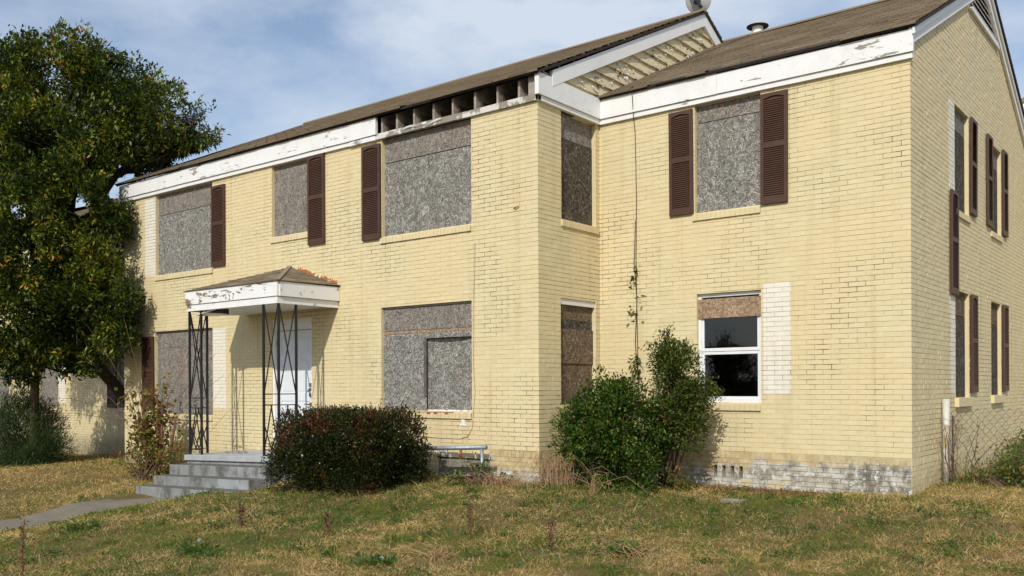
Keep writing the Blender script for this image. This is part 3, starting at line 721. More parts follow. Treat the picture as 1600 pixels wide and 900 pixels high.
k.tube([(kx, y-.001, 1.14), (kx, y-.03, 1.14)], .03, 12); k.build('deadbolt', MBRASS, door)
k = MB(); k.tube([(kx, y-.001, .98), (kx, y-.02, .98)], .033, 12).tube([(kx, y-.02, .98), (kx, y-.06, .98)], .011, 8).tube([(kx+.01, y-.06, .98), (kx-.11, y-.062, .985)], [.012, .009], 8); k.build('door_handle', MBRASS, door)
MB().box(kx-.05, kx+.03, y-.012, y-.001, 1.22, 1.26).box(kx-.06, kx-.02, y-.03, y-.012, 1.19, 1.235).box(kx-.04, kx+.05, y-.02, y-.001, 1.285, 1.345).build('hasp', MSTEEL, door)
for hz in (.5, 1.25, 2.0): MB().box(x0-.012, x0+.012, y-.012, y, hz, hz+.09).build('hinge', MBRASS, door)

# shutters
SLAT = {}
def slat_mesh(w_):
    key = round(w_, 3)
    if key not in SLAT:
        m = MB(); m.hexa([(-w_/2, -.011, -.012), (w_/2, -.011, -.012), (w_/2, -.006, -.012), (-w_/2, -.006, -.012), (-w_/2, .006, .012), (w_/2, .006, .012), (w_/2, .011, .012), (-w_/2, .011, .012)])
        SLAT[key] = m.mesh('slat', MSHUT)
    return SLAT[key]
def shutter(ax, pl, u0, u1, z0, z1, single, tilt=0.0, label=None):
    W, H = u1-u0, z1-z0; th = .032; st = .045
    m = MB()
    mid = H*.53
    def b3(x0, x1, zz0, zz1, d0=-th, d1=0.0): m.box(x0, x1, d0, d1, zz0, zz1)
    b3(0, st, 0, H); b3(W-st, W, 0, H); b3(st, W-st, 0, .085); b3(st, W-st, mid-.035, mid+.03)
    n = 10
    for i in range(n):    # arched top rail
        xa = st+(W-2*st)*i/n; xb = st+(W-2*st)*(i+1)/n; xm = (xa+xb)/2
        h = .045+.028*(1-sin(pi*(xm-st)/(W-2*st)))
        b3(xa, xb, H-h, H)
    b3(st, W-st, .08, H-.04, -.008, -.004)
    root = m.mesh('shutter', MSHUT)
    o = bpy.data.objects.new('shutter', root); C.objects.link(o)
    base = P3(ax, pl, u0, .012, z0)
    R_ = Matrix.Rotation(0 if ax == 'Y' else pi/2, 4, 'Z')
    mw = Matrix.Translation(base) @ R_ @ Matrix.Rotation(tilt, 4, 'Y')
    o.parent = house; o.matrix_parent_inverse = Matrix.Translation(-house.location); o.location = mw.to_translation(); o.rotation_euler = mw.to_euler()
    if label: o['label'] = label
    zz = []
    for lo_, hi_ in ((.085, mid-.035), (mid+.03, H-.072)):
        nn = int((hi_-lo_)/.0275)
        zz += [lo_+(i+.5)*(hi_-lo_)/nn for i in range(nn)]
    sm = slat_mesh(W-2*st-.002)
    if single:
        for z in zz:
            s_ = bpy.data.objects.new('slat', sm); C.objects.link(s_); s_.parent = o; s_.location = (W/2, -.017, z)
    else:
        q = MB()
        for z in zz:
            q.hexa([(st, -.028, z-.012), (W-st, -.028, z-.012), (W-st, -.023, z-.012), (st, -.023, z-.012), (st, -.011, z+.012), (W-st, -.011, z+.012), (W-st, -.006, z+.012), (st, -.006, z+.012)])
        l = bpy.data.objects.new('louvres', q.mesh('louvres', MSHUT)); C.objects.link(l); l.parent = o; l['kind'] = 'stuff'
shutter('Y', YA, -12.145, -11.725, 3.565, 5.085, True, .004)
shutter('Y', YA, -9.31, -8.885, 3.69, 5.20, True, -.003)
shutter('Y', YA, -7.962, -7.54, 3.625, 5.135, True, .0)
shutter('Y', YA, -14.63, -14.20, .855, 2.325, True, .0)
shutter('Y', 0, -3.247, -2.878, 3.685, 5.15, True, -.005)
shutter('Y', 0, -1.888, -1.517, 3.68, 5.145, True, .004)
shutter('X', 0, 3.115, 3.50, 3.80, 5.23, False, .03)
shutter('X', 0, 4.31, 4.69, 3.79, 5.23, False)
shutter('X', 0, 5.57, 5.96, 3.79, 5.23, False)
shutter('X', 0, 1.895, 2.285, 2.52, 3.95, False, .01, 'brown shutter slipped down between the two storeys')
shutter('X', 0, 3.125, 3.52, 1.15, 2.60, False)
shutter('X', 0, 5.53, 5.95, 1.155, 2.61, False)
shutter('Y', 0, -19.02, -18.59, .79, 2.3, False)

# ---- eaves, fascia boards
def wavy_board(x0, x1, y0, y1, z0, z1, mat, name='fascia_board', seed=0, amp=.004, step=.3, label=None, vz=None):
    r_ = random.Random(seed); m = MB(); n = max(2, int((x1-x0)/step)); tops = [(z1+r_.uniform(-amp, amp), z0+r_.uniform(-amp, amp)*.5) for _ in range(n+1)]
    for i in range(n):
        a = x0+(x1-x0)*i/n; b = x0+(x1-x0)*(i+1)/n
        m.hexa([(a, y0, tops[i][1]), (b, y0, tops[i+1][1]), (b, y1, tops[i+1][1]), (a, y1, tops[i][1]), (a, y0, tops[i][0]), (b, y0, tops[i+1][0]), (b, y1, tops[i+1][0]), (a, y1, tops[i][0])])
    o = m.build(name, mat, house)
    if label: o['label'] = label
wavy_board(-15.44, -11.5, YA-.07, YA-.02, 5.275, 5.545, MWHITE2, seed=1)
wavy_board(-11.497, -7.6, YA-.07, YA-.02, 5.275, 5.55, MWHITE2, seed=2, amp=.007)
wavy_board(-15.44, -8.24, YA-.045, YA+.02, 5.203, 5.272, MWHITE, name='frieze_board', seed=3)
wavy_board(-8.237, -7.62, YA-.055, YA+.02, 5.195, 5.262, MWHITE, name='frieze_board', seed=31)
wavy_board(-7.617, XA+.045, YA-.045, YA+.02, 5.203, 5.29, MBWOOD, name='frieze_board', seed=4, label='bare peeled frieze board below the open eave')
# side return by the gable
m = MB().box(XA-.0, XA+.07, YA-.07, -.066, 5.275, 5.575); m.build('fascia_board', MWHITE, house, bevel=.004)
m = MB().box(XA-.0, XA+.045, YA-.045, -.041, 5.203, 5.272); m.build('frieze_board', MWHITE, house, bevel=.003)
wavy_board(XA+.001, -2.5, -.07, -.02, 5.275, 5.56, MWHITE, seed=5)
wavy_board(-2.497, .05, -.07, -.02, 5.275, 5.545, MWHITE2, seed=6)
wavy_board(XA+.046, .035, -.045, .02, 5.203, 5.272, MWHITE, name='frieze_board', seed=7)
wavy_board(-28.05, XL-.05, -.07, -.02, 5.275, 5.56, MWHITE2, seed=8)
wavy_board(-28.05, XL-.05, -.045, .02, 5.203, 5.272, MWHITE, name='frieze_board', seed=9)
# peeled paint curls hanging from the frieze
cu = MB()
for i in range(9):
    x = -7.0+i*.09; cu.face([(x, YA-.06-.01*sin(i), 5.24+.02*sin(i*.9)), (x+.09, YA-.06-.01*sin(i+1), 5.24+.02*sin((i+1)*.9)), (x+.09, YA-.075, 5.262+.02*sin((i+1)*.9)), (x, YA-.075, 5.262+.02*sin(i*.9))])
cu.build('paint_curl', MWHITE, house)
# open eave: rafter tails, lining behind painted near-black as the attic's shade
SL = (7.99-5.585)/(3.40-(YA-.09))
for i, x in enumerate((-7.53, -7.20, -6.80, -6.40, -5.99, -5.58, -5.16, -4.76)):
    h0 = 5.295 if i not in (0, 3) else 5.31
    m = MB(); w2 = .02; xx = x+random.uniform(-.02, .02); w2 = .016+.004*(i % 2)
    ya, yb = YA-.015+random.uniform(0, .02), YA+1.6
    m.hexa([(xx-w2, ya, h0), (xx+w2, ya, h0), (xx+w2, yb, h0+SL*1.6), (xx-w2, yb, h0+SL*1.6), (xx-w2, ya, 5.545), (xx+w2, ya, 5.545), (xx+w2, yb, 5.545+SL*1.6), (xx-w2, yb, 5.545+SL*1.6)])
    m.build('rafter', MRAFT, house)
    MB().box(xx+w2+.002, xx+w2+.04, YA+.05+random.uniform(0, .05), YA+.9, 5.3, 5.43+random.uniform(-.03, .05)).build('ceiling_joist', simple('brown joist', (.11, .075, .05), .9, var=.6, scale=9), house)
MB().box(-7.59, XA, YA+.02, YA+.1, 5.2, 5.27).box(-7.6, XA-.02, YA+.9, YA+.93, 5.2, 5.95).box(-7.6, XA-.02, YA+.1, YA+.9, 5.2, 5.215).build('attic_shade_lining', MDARK, house)
MB().box(-4.60, -4.50, YA-.01, YA+.05, 5.295, 5.56).build('rafter', MRUST if False else MRAFT, house)

# ---- roofs
def roof(name, x0, x1, ye, ze, yr, zr, skip=lambda r, x: False, back=True, thick=.035, tri=None, par=house):
    """shingled slope from eave (ye,ze) to ridge (yr,zr); returns objects"""
    L = math.hypot(yr-ye, zr-ze); dy, dz = (yr-ye)/L, (zr-ze)/L; ny, nz_ = -dz, dy
    if ny*0+nz_ < 0: ny, nz_ = -ny, -nz_
    deck = MB()
    def pt(x, s, h):
        h += .016*(mnoise.noise(Vector((x*.8, s*.6, ye)))+.6)*(h > .001) if h > -.001 else 0
        return (x, ye+dy*s+ny*h, ze+dz*s+nz_*h)
    deck.hexa([pt(x0, .012, -thick), pt(x1, .012, -thick), pt(x1, L, -thick), pt(x0, L, -thick), pt(x0, .012, 0), pt(x1, .012, 0), pt(x1, L, 0), pt(x0, L, 0)])
    d = deck.build(name, MDARK if True else MSHIN, par)
    s = MB(); R = .127; rows = int(L/R)+1
    for r in range(rows):
        s0 = r*R-.012*(r == 0); s1 = min(L, (r+1)*R+.03); x = x0-(.1525 if r % 2 else 0)-random.uniform(0, .02)
        while x < x1:
            xa, xb = max(x0, x+.004), min(x1, x+.301); x += .305
            if xb-xa < .02 or skip(r, (xa+xb)/2): continue
            j = random.uniform(-.006, .004); h0 = .012+random.uniform(0, .004); t = random.random()
            a = pt(xa, s0+j, h0); b = pt(xb, s0+j+random.uniform(-.002, .002), h0+random.uniform(0, .002)); c = pt(xb, s1, .003); e = pt(xa, s1, .003)
            s.face([a, b, c, e], 0, t)
            s.face([pt(xa, s0+j, .0), pt(xb, s0+j, .0), b, a], 0, t*.5)
    s.build('shingles', MSHIN, d, tint=True, kind='stuff')
    return d
def torn(r, x):
    return (r == 0 and -2.5 < x < -.8) or (r == 0 and x < -2.9 and x > -3.4)
roof('roof', -15.5, XA+.10, YA-.12, 5.572, 3.40, 8.0, skip=lambda r, x: r == 0 and (-6.9 < x < -6.4 or -13 < x < -12.4))
roof('roof', -15.5, XA+.10, 8.4, 5.6, 3.40, 8.0)
roof('roof', XA+.005, .10, -.12, 5.58, 4.2, 7.66, skip=torn)
roof('roof', XA+.005, .10, 8.52, 5.58, 4.2, 7.66)
roof('roof', -28.1, XL-.12, -.12, 5.58, 4.2, 7.66)
roof('roof', -28.1, XL-.12, 8.52, 5.58, 4.2, 7.66)
MB().box(-15.5, XA+.1, 3.30, 3.50, 7.985, 8.015).build('ridge_cap', MSHIN, house, tint=True)
MB().box(XA, .1, 4.1, 4.3, 7.655, 7.685).build('ridge_cap', MSHIN, house, tint=True)
# left gable end of the tall block, plain, above the low wing
MB().face([(XL, YA, ZT), (XL, 8.3, ZT), (XL, 8.3, 5.56), (XL, 3.4, 7.94), (XL, YA, 5.53)]).build('gable_end', MSID, house)
# rakes of side gable C
def rake(x0, x1, ya, za, yb, zb, w_, mat, name='rake_board', par=house):
    L = math.hypot(yb-ya, zb-za); ny, nz_ = -(zb-za)/L, (yb-ya)/L
    if nz_ < 0: ny, nz_ = -ny, -nz_
    m = MB()
    lo = lambda y, z: (y, z-w_/nz_)
    (ay, az), (by, bz) = lo(ya, za), lo(yb, zb)
    m.hexa([(x0, ay, az), (x1, ay, az), (x1, by, bz), (x0, by, bz), (x0, ya, za), (x1, ya, za), (x1, yb, zb), (x0, yb, zb)])
    return m.build(name, mat, par)
rake(.004, .045, -.075, 5.555, 4.2, 7.62, .175, MWHITE)
rake(.004, .045, 8.5, 5.555, 4.2, 7.62, .175, MWHITE)
rake(.047, .075, -.09, 5.558, 4.2, 7.63, .075, MWHITE)
rake(.047, .075, 8.5, 5.558, 4.2, 7.63, .075, MWHITE)
# gable louvre
gl = MB().box(.002, .05, 3.25, 3.32, 6.78, 7.15).box(.002, .05, 5.1, 5.17, 6.78, 7.1).box(.002, .05, 3.25, 5.17, 6.76, 6.83)
gl = MB(); gl.hexa([(.002, 3.12, 6.82), (.045, 3.12, 6.82), (.045, 5.28, 6.82), (.002, 5.28, 6.82), (.002, 3.26, 6.89), (.045, 3.26, 6.89), (.045, 5.14, 6.89), (.002, 5.14, 6.89)])
glo = gl.build('gable_louvre', MWHITE, house)
for i in range(6):
    z = 6.92+i*.085; hw = (7.40-z)/.495
    if hw > .1: MB().hexa([(.03, 4.2-hw, z), (.042, 4.2-hw, z), (.042, 4.2+hw, z), (.03, 4.2+hw, z), (.004, 4.2-hw+.1, z+.06), (.012, 4.2-hw+.1, z+.06), (.012, 4.2+hw-.1, z+.06), (.004, 4.2+hw-.1, z+.06)]).build('slat', MWHITE, glo)
MB().face([(.003, 3.2, 6.86), (.003, 5.2, 6.86), (.003, 4.2, 7.38)]).build('louvre_backing', MDARK, glo)
# siding gable on the tall block: lapped boards, one object each
def gtop(y): 
    f = (y-(YA-.09))/(3.40-(YA-.09)); return 5.56+f*(7.96-5.56)-.02 if y < 3.4 else 7.94-(y-3.4)*SL
zz = 5.46; E = .178
gw = MB().face([(XA-.03, YA, 5.25), (XA-.03, 8.3, 5.25), (XA-.03, 3.4, 7.93)]).build('gable_sheathing', MDARK, house)
i = 0
while zz < 7.85:
    z0, z1 = zz, min(zz+E+.012, 7.9)
    ya = max(YA-.02, YA-.09+(z1-5.56)/SL+.03); yb = 3.4+(7.94-z1)/SL-.03
    yb2 = min(yb, 6.5)
    if yb2 > ya+.05:
        m = MB(); n = 14; rr = random.Random(i)
        for j in range(n):
            a = ya+(yb2-ya)*j/n; b = ya+(yb2-ya)*(j+1)/n
            q = rr.uniform(-.004, .006); z_l = z0+rr.uniform(-.005, .005)
            m.hexa([(XA-.006, a, z_l), (XA+.040+q, a, z_l), (XA+.040+q, b, z_l+rr.uniform(-.004, .004)), (XA-.006, b, z_l), (XA-.010, a, z1), (XA-.002, a, z1), (XA-.002, b, z1), (XA-.010, b, z1)])
        m.build('siding_board', MSID, gw)
    zz += E; i += 1
# hanging paint flakes on the siding
fk = MB(); rr = random.Random(5)
for i in range(170):
    y = rr.uniform(-.6, 3.9); zlo = max(5.5, 5.58+(y+.1)*.482); zhi = gtop(y)-.22
    if zhi < zlo+.03: continue
    z = zlo+(zhi-zlo)*rr.random()**1.4; s_ = rr.uniform(.012, .05)
    fk.face([(XA+.036, y, z), (XA+.036, y+s_, z+rr.uniform(-.02, .02)), (XA+.042+rr.uniform(0, .025), y+s_*rr.uniform(.2, .9), z-s_*rr.uniform(.5, 1.4)), (XA+.038, y-s_*.2, z-s_*.4)], rr.choice((0, 0, 1)))
fk.build('paint_flakes', [MSID, MWHITE], house, kind='stuff')
rake(XA+.018, XA+.075, -1.30, 5.675, 3.40, 7.965, .20, MWHITE)
rake(XA+.018, XA+.075, 8.3, 5.6, 3.40, 7.965, .20, MWHITE)
# roofing felt curling out where B's edge is torn
MB().box(-3.42, -2.95, -.13, -.05, 5.575, 5.592).build('torn_felt', MDARK, house)

# rust stained flashing above porch
fl = MB(); n = 14
for i in range(n):
    xa = -9.62+(1.02)*i/n; xb = -9.62+1.02*(i+1)/n
    za, zb = 3.36-(xa+9.82)*.31, 3.36-(xb+9.82)*.31
    ha, hb = .035+.03*abs(sin(i*1.7)), .035+.03*abs(sin((i+1)*1.7))
    fl.hexa([(xa, YA-.012, za-.05), (xb, YA-.012, zb-.05), (xb, YA-.002, zb-.05), (xa, YA-.002, za-.05), (xa, YA-.009, za+ha), (xb, YA-.009, zb+hb), (xb, YA-.002, zb+hb), (xa, YA-.002, za+ha)])
fl.build('rusted_flashing', peel_paint('rust bleeding through paint', YEL, (.50, .15, .03), .95, 12), house)
MB().box(-5.865, -5.80, YA-.012, YA-.002, .70, .83).box(-5.90, -5.765, YA-.011, YA-.003, .695, .72).build('outlet_plate', MWHITE2, house)
MB().tube([(-4.87, YA, 3.775), (-4.83, YA-.03, 3.77), (-4.77, YA-.02, 3.79)], .008, 5).build('wall_hook', MRUST, house)

# ------------------------------------------------------------ porch canopy (own thing)
CX0, CX1, CY = -11.08, -8.56, -2.79
porch = empty('porch_canopy', (-9.8, -2.2, .15), 'small flaking white porch roof on black iron trellis posts over the front door', 'porch')
m = MB().box(CX0, CX1, CY-.02, CY+.02, 2.695, 2.925); m.build('fascia_board', MCAN, porch, bevel=.003)
MB().box(CX0+.02, CX1-.02, CY, CY+.025, 2.585, 2.69).build('lower_trim', MCAN, porch)
MB().box(CX1-.02, CX1+.02, CY+.021, YA-.004, 2.695, 2.925).build('fascia_board', MCAN2, porch, bevel=.003)
MB().box(CX1-.045, CX1-.018, CY+.026, YA-.004, 2.585, 2.69).build('lower_trim', MCAN2, porch)
MB().box(CX0-.02, CX0+.02, CY+.021, YA-.004, 2.695, 2.925).build('fascia_board', MCAN2, porch)
MB().box(CX0+.018, CX0+.045, CY+.026, YA-.004, 2.585, 2.69).build('lower_trim', MCAN2, porch)
m = MB(); m.box(CX0+.8, CX1-.05, CY+.03, YA-.005, 2.60, 2.615)
m.hexa([(CX0+.2, CY+.04, 2.50), (CX0+.8, CY+.04, 2.60), (CX0+.8, YA-.1, 2.60), (CX0+.3, YA-.3, 2.56), (CX0+.2, CY+.04, 2.512), (CX0+.8, CY+.04, 2.612), (CX0+.8, YA-.1, 2.612), (CX0+.3, YA-.3, 2.572)])
m.box(CX0+.05, CX0+.8, CY+.03, YA-.005, 2.64, 2.65)
m.build('soffit', MSOFF, porch)
mp = MB(); pk = (-9.82, YA-.004, 3.36); ov = .04
E1 = [(CX0-ov, CY-ov, 2.925), (CX1+ov, CY-ov, 2.925), (CX1+ov, YA-.004, 2.945), (CX0-ov, YA-.004, 2.945)]
mp.face([E1[0], E1[1], pk]).face([E1[1], E1[2], pk]).face([E1[3], E1[0], pk]).face(E1[::-1])
rf = mp.build('roof', MDARK, porch)
sh = MB()
def tri_shingles(A, B, P):
    A, B, P = Vector(A), Vector(B), Vector(P); n = (B-A).cross(P-A).normalized()
    if n.z < 0: n = -n
    ed = (B-A).normalized(); h = (P-A)-ed*(P-A).dot(ed); H = h.length; hd = h/H; rows = int(H/.115)+1; wAB = (B-A).length; pu = (P-A).dot(ed)
    for r in range(rows):
        t0 = r/rows; t1 = min(1, (r+1.2)/rows); xl0 = pu*t0; xr0 = wAB+(pu-wAB)*t0; xl1 = pu*t1; xr1 = wAB+(pu-wAB)*t1
        x = xl0-(.12 if r % 2 else 0)
        while x < xr0:
            a, b = max(x+.003, xl0), min(x+.24, xr0); x += .245
            if b-a < .01: continue
            a1, b1 = min(max(a, xl1), xr1), max(min(b, xr1), xl1)
            tt = random.random(); hh = .010+random.uniform(0, .006)
            q = lambda u, t, e: A+ed*u+hd*(H*t)+n*e
            sh.face([q(a, t0, hh), q(b, t0, hh+random.uniform(0, .003)), q(b1, t1, .004), q(a1, t1, .004)], 0, tt); sh.face([q(a, t0, 0), q(b, t0, 0), q(b, t0, hh), q(a, t0, hh)], 0, tt*.4)
tri_shingles(E1[0], E1[1], pk); tri_shingles(E1[1], E1[2], pk); tri_shingles(E1[3], E1[0], pk)
sh.build('shingles', MSHIN, rf, tint=True, kind='stuff')
MB().bar(Vector(E1[1])+Vector((0, 0, .02)), Vector(pk)+Vector((0, -.02, .022)), .07, .008).build('hip_cap', MSHIN, rf, tint=True)
# torn soffit strip hanging
MB().face([(CX0+.35, CY+.1, 2.585), (CX0+1.0, CY+.15, 2.59), (CX0+.95, CY+.2, 2.50), (CX0+.7, CY+.25, 2.53), (CX0+.5, CY+.1, 2.545)]).build('torn_soffit', MDARK, porch)
# house number, painted out figures
def text(s, x, y, z, size, mat, par, name):
    cu_ = bpy.data.curves.new(name, 'FONT'); cu_.body = s; cu_.size = size; cu_.extrude = .001
    to = bpy.data.objects.new('tmp', cu_); C.objects.link(to); bpy.context.view_layer.update()
    me = bpy.data.meshes.new_from_object(to.evaluated_get(bpy.context.evaluated_depsgraph_get())); bpy.data.objects.remove(to)
    me.materials.clear(); me.materials.append(mat); me.transform(Matrix.Translation((x, y, z)) @ Matrix.Rotation(pi/2, 4, 'X') @ Matrix.Scale(.8, 4, (1, 0, 0)))
    return put(name, me, par)
MINK = simple('faded black number paint', (.03, .028, .025), .8, var=.5, scale=60)
text('1', -9.93, CY-.0215, 2.715, .14, MINK, porch, 'house_number'); text('2', -9.835, CY-.0215, 2.705, .13, MINK, porch, 'house_number'); text('7', -9.73, CY-.0215, 2.712, .14, MINK, porch, 'house_number')
SLOPE = .030
def pz(x): return .2+(x+8.6)*SLOPE   # the settled porch floor
def trellis(x0, x1, y0, side):
    """L shaped ironwork: front panel x0..x1 at y0, side panel going back from the outer corner"""
    zt = 2.60
    xc = x1 if side > 0 else x0; xi = x0 if side > 0 else x1
    post = MB(); ye = y0+.34
    zb = pz(xc)
    for (x, y) in ((xc, y0), (xi, y0), (xc, ye)): post.box(x-.016, x+.016, y-.016, y+.016, pz(x)-.01, zt)
    po = post.build('post', MBLK, porch)
    for (p, q) in (((xi, y0), (xc, y0)), ((xc, y0), (xc, ye))):
        P_ = lambda f, z: (p[0]+(q[0]-p[0])*f, p[1]+(q[1]-p[1])*f, z)
        for z in (zb+.97, zb+.80, zb+.09): MB().bar(P_(.03, z), P_(.97, z), .015).build('crossbar', MBLK, po)
        for (f0, z0_, f1, z1_) in ((.04, zt-.02, .96, zb+.99), (.96, zt-.02, .04, zb+.99), (.04, zb+.10, .52, zb+.79), (.96, zb+.10, .48, zb+.79), (.5, zb+.1, .96, zb+.79*.6), (.5, zb+.1, .04, zb+.79*.6)):
            MB().bar(P_(f0, z0_), P_(f1, z1_), .014).build('diagonal_bar', MBLK, po)
trellis(-9.0, -8.62, -2.74, 1)
trellis(-11.07, -10.72, -2.74, -1)

# concrete landing and steps (settled to the left)
steps = empty('concrete_steps', (-9.8, -3.0, -.45), 'grey streaked concrete landing and steps settling towards the left under the porch', 'steps')
def slab(x0, x1, y0, y1, zt, th, mats, name, nose=.0):
    z = lambda x: zt+(x+8.6)*SLOPE
    m = MB(); m.hexa([(x0, y0, z(x0)-th), (x1, y0, z(x1)-th), (x1, y1, z(x1)-th), (x0, y1, z(x0)-th), (x0, y0, z(x0)), (x1, y0, z(x1)), (x1, y1, z(x1)), (x0, y1, z(x0))])
    return m.build(name, mats, steps, bevel=.012)
slab(-11.07, -8.3, -2.86, YA-.003, .2, .095, MCONC, 'landing')
slab(-11.04, -8.33, -2.82, YA-.004, .104, .7, MRISE, 'step')
slab(-11.04, -8.42, -3.155, -2.823, .055, .65, MRISE, 'step')
slab(-11.04, -8.42, -3.455, -3.158, -.108, .5, MRISE, 'step')
slab(-11.04, -8.40, -3.755, -3.458, -.252, .4, MRISE, 'step')

# ------------------------------------------------------------ rooftop things
dish = empty('satellite_dish', (XA-.05, 3.4, 8.0), 'grey satellite dish on the peak of the peeling siding gable', 'satellite dish')
dm = MB(); cx, cy, cz = XA-.12, 3.55, 8.33; R = .25
nrm = Vector((-.45, .8, .35)).normalized(); ua = nrm.cross(Vector((0, 0, 1))).normalized(); va = ua.cross(nrm)
rings = 6; nseg = 24
for i in range(rings):
    for k in range(nseg):
        def q(i, k, off=0): 
            r = R*i/rings; a = 2*pi*k/nseg; p = Vector((cx, cy, cz))+ua*(r*cos(a)*.95)+va*(r*sin(a)*1.05)+nrm*((r/R)**2*.07+off); return p
        dm.face([q(i, k), q(i+1, k), q(i+1, k+1), q(i, k+1)]); dm.face([q(i, k+1, .006), q(i+1, k+1, .006), q(i+1, k, .006), q(i, k, .006)])
for k in range(nseg): dm.face([q(rings, k), q(rings, k+1), q(rings, k+1, .006), q(rings, k, .006)])
dm.build('reflector', MDISH, dish, smooth=True)
MB().tube([(XA-.02, 3.42, 8.0), (XA-.04, 3.44, 8.15), (cx-.0, cy-.05, cz-.05)], .022, 8).build('mast', MBLK, dish)
MB().bar((XA+.02, 3.40, 8.10), (cx-.25, cy-.12, cz+.28), .045, .03).build('feed_arm', MBLK, dish)
MB().box(cx-.05, cx+.05, cy-.1, cy-.02, cz-.1, cz+.02).build('bracket', MBLK, dish)
vent = empty('roof_vent', (-3.77, 4.32, 7.6), 'round pink brown capped flue pipe on the roof ridge', 'roof vent')
v = MB(); v.tube([(-3.77, 4.32, 7.5), (-3.77, 4.32, 7.855)], .10, 16, cap=False); v.build('flue_pipe', MWHITE, vent, smooth=True)
v = MB(); v.tube([(-3.77, 4.32, 7.864), (-3.77, 4.32, 7.868), (-3.77, 4.32, 7.925), (-3.77, 4.32, 7.94)], [.20, .20, .06, .01], 24); v.build('cap', MVENT, vent)
v = MB(); v.tube([(-3.77, 4.32, 7.856), (-3.77, 4.32, 7.863)], [.197, .2], 24); v.build('cap_underside', MDARK, vent)

# ------------------------------------------------------------ cables and vine on the walls
m = MB(); m.tube([(-3.80, 4.0, 7.62), (-4.2, 2.2, 6.72), (-4.35, 1.0, 6.13), (-3.95, .3, 5.78), (-3.82, -.13, 5.62), (-3.82, -.085, 5.5), (-3.82, -.055, 5.2), (-3.82, -.012, 5.0), (-3.80, -.015, 4.0), (-3.815, -.012, 3.18), (-3.80, -.014, 2.2), (-3.78, -.012, 1.1)], .006, 5)
tag(m.build('cable', MCABD), 'thin black cable coming off the roof and down the right block wall', 'cable')
m = MB(); m.tube([(-5.59, YA-.006, 3.36), (-5.60, YA-.006, 2.9), (-5.62, YA-.006, 2.5), (-5.63, YA-.006, 1.6), (-5.60, YA-.007, 1.2), (-5.66, YA-.006, .66), (-5.75, YA-.008, .54), (-5.9, YA-.006, .50), (-6.3, YA-.006, .5), (-6.8, YA-.006, .52)], .005, 5)
tag(m.build('cable', MCABLE), 'pale cable looping down the wall beside the lower boarded window', 'cable')

def vine(pts, r, nl, L, W, spread, mat, lmat, name, label, cat, zlist=None, tlo=0, thi=1):
    t = empty(name, pts[0], label, cat)
    m = MB()
    for p_ in (pts,): m.tube(p_, [r*(1-.6*i/len(p_)) for i in range(len(p_))], 5)
    m.build('stem', mat, t)
    P = []; pa = np.array(pts)
    f = rng.uniform(0, 1, nl) if zlist is None else np.array(zlist)
    idx = f*(len(pa)-1); i0 = np.minimum(idx.astype(int), len(pa)-2); fr_ = (idx-i0)[:, None]
    P = pa[i0]*(1-fr_)+pa[i0+1]*fr_+rng.normal(0, spread, (len(f), 3))*np.array([1, .3, 1]); P[:, 1] -= abs(rng.normal(0, spread*.5, len(f)))
    put('leaves', leaf_mesh('leaves', P, rng.normal(0, 1, (len(f), 3))+np.array([0, -1, 0]), L, W, lmat, rng.uniform(tlo, thi, len(f))), t)
vine([(-3.72, -.1, -.1), (-3.80, -.03, .6), (-3.78, -.02, 1.3), (-3.83, -.02, 1.9), (-3.80, -.02, 2.5), (-3.84, -.02, 3.1), (-3.82, -.02, 3.7)], .009, 60, .09, .06, .05, MTWIG, MLSH2, 'climbing_vine', 'thin vine with a few leaves climbing the right block wall beside the cable', 'vine',
     np.concatenate([rng.normal(.42, .03, 34), rng.normal(.75, .05, 14).clip(0, 1), rng.normal(.62, .02, 12)]))

# ------------------------------------------------------------ pipe railing, fence
rl = empty('pipe_railing', (-5.6, -2.0, -.05), 'low grey galvanised pipe railing in front of the corner basement opening', 'railing')
MB().tube([(-7.4, -2.0, .33), (-6.2, -2.0, .375), (-5.03, -2.0, .432)], .032, 12).build('rail', MGALV, rl, smooth=True)
MB().tube([(-5.11, -2.0, .41), (-5.11, -2.0, g1(-5.11, -2)-.1)], .024, 10).build('post', MGALV, rl, smooth=True)
for x, mt in ((-5.77, MGALV), (-5.5, MRUST)): MB().tube([(x, -2.0, .38), (x, -2.0, .27)], .02, 10).build('post_stub', mt, rl, smooth=True)

fe = empty('chain_link_fence', (.06, 1.40, -.05), 'sagging rusty chain link fence running off from a white pipe post at the side wall', 'fence')
MB().tube([(.075, 1.36, -.1), (.07, 1.38, .5), (.07, 1.38, 1.08)], .045, 14).build('post', MPVC, fe, smooth=True)
MB().tube([(.15, 1.38, -.1), (.15, 1.38, .86)], .012, 6).build('tension_bar', MWIRE, fe)
for z in (.28, .80): MB().tube([(.02+.05*cos(a), 1.38+.052*sin(a), z) for a in np.linspace(-2.6, 2.6, 12)]+[(.16, 1.38, z)], .006, 5).build('band', MGALV, fe)
wm = MB(); p = .092; nx_ = 30; top, bot = .98, -.04
def fp(x, z): return (x, 1.40+.05*sin(x*1.3)+.012*sin(z*9+x*7), z+.0+.03*sin(x*2.1))
for i in range(nx_):
    x = .12+i*p/2*1.0
    for dr in (1, -1):
        pts = []; n = int((top-bot)/(p*.62))
        for k in range(n+1):
            ph = (k+i) % 2
            if dr == 1: xx = x+(p*.5 if ph else 0)
            else: continue
            pts.append(fp(xx+.008*sin(k*3.1+i), bot+k*p*.62))
        if len(pts) > 1: wm.tube(pts, .0034, 3, cap=False)
wm.build('wire_mesh', MWIRE, fe, kind='stuff')

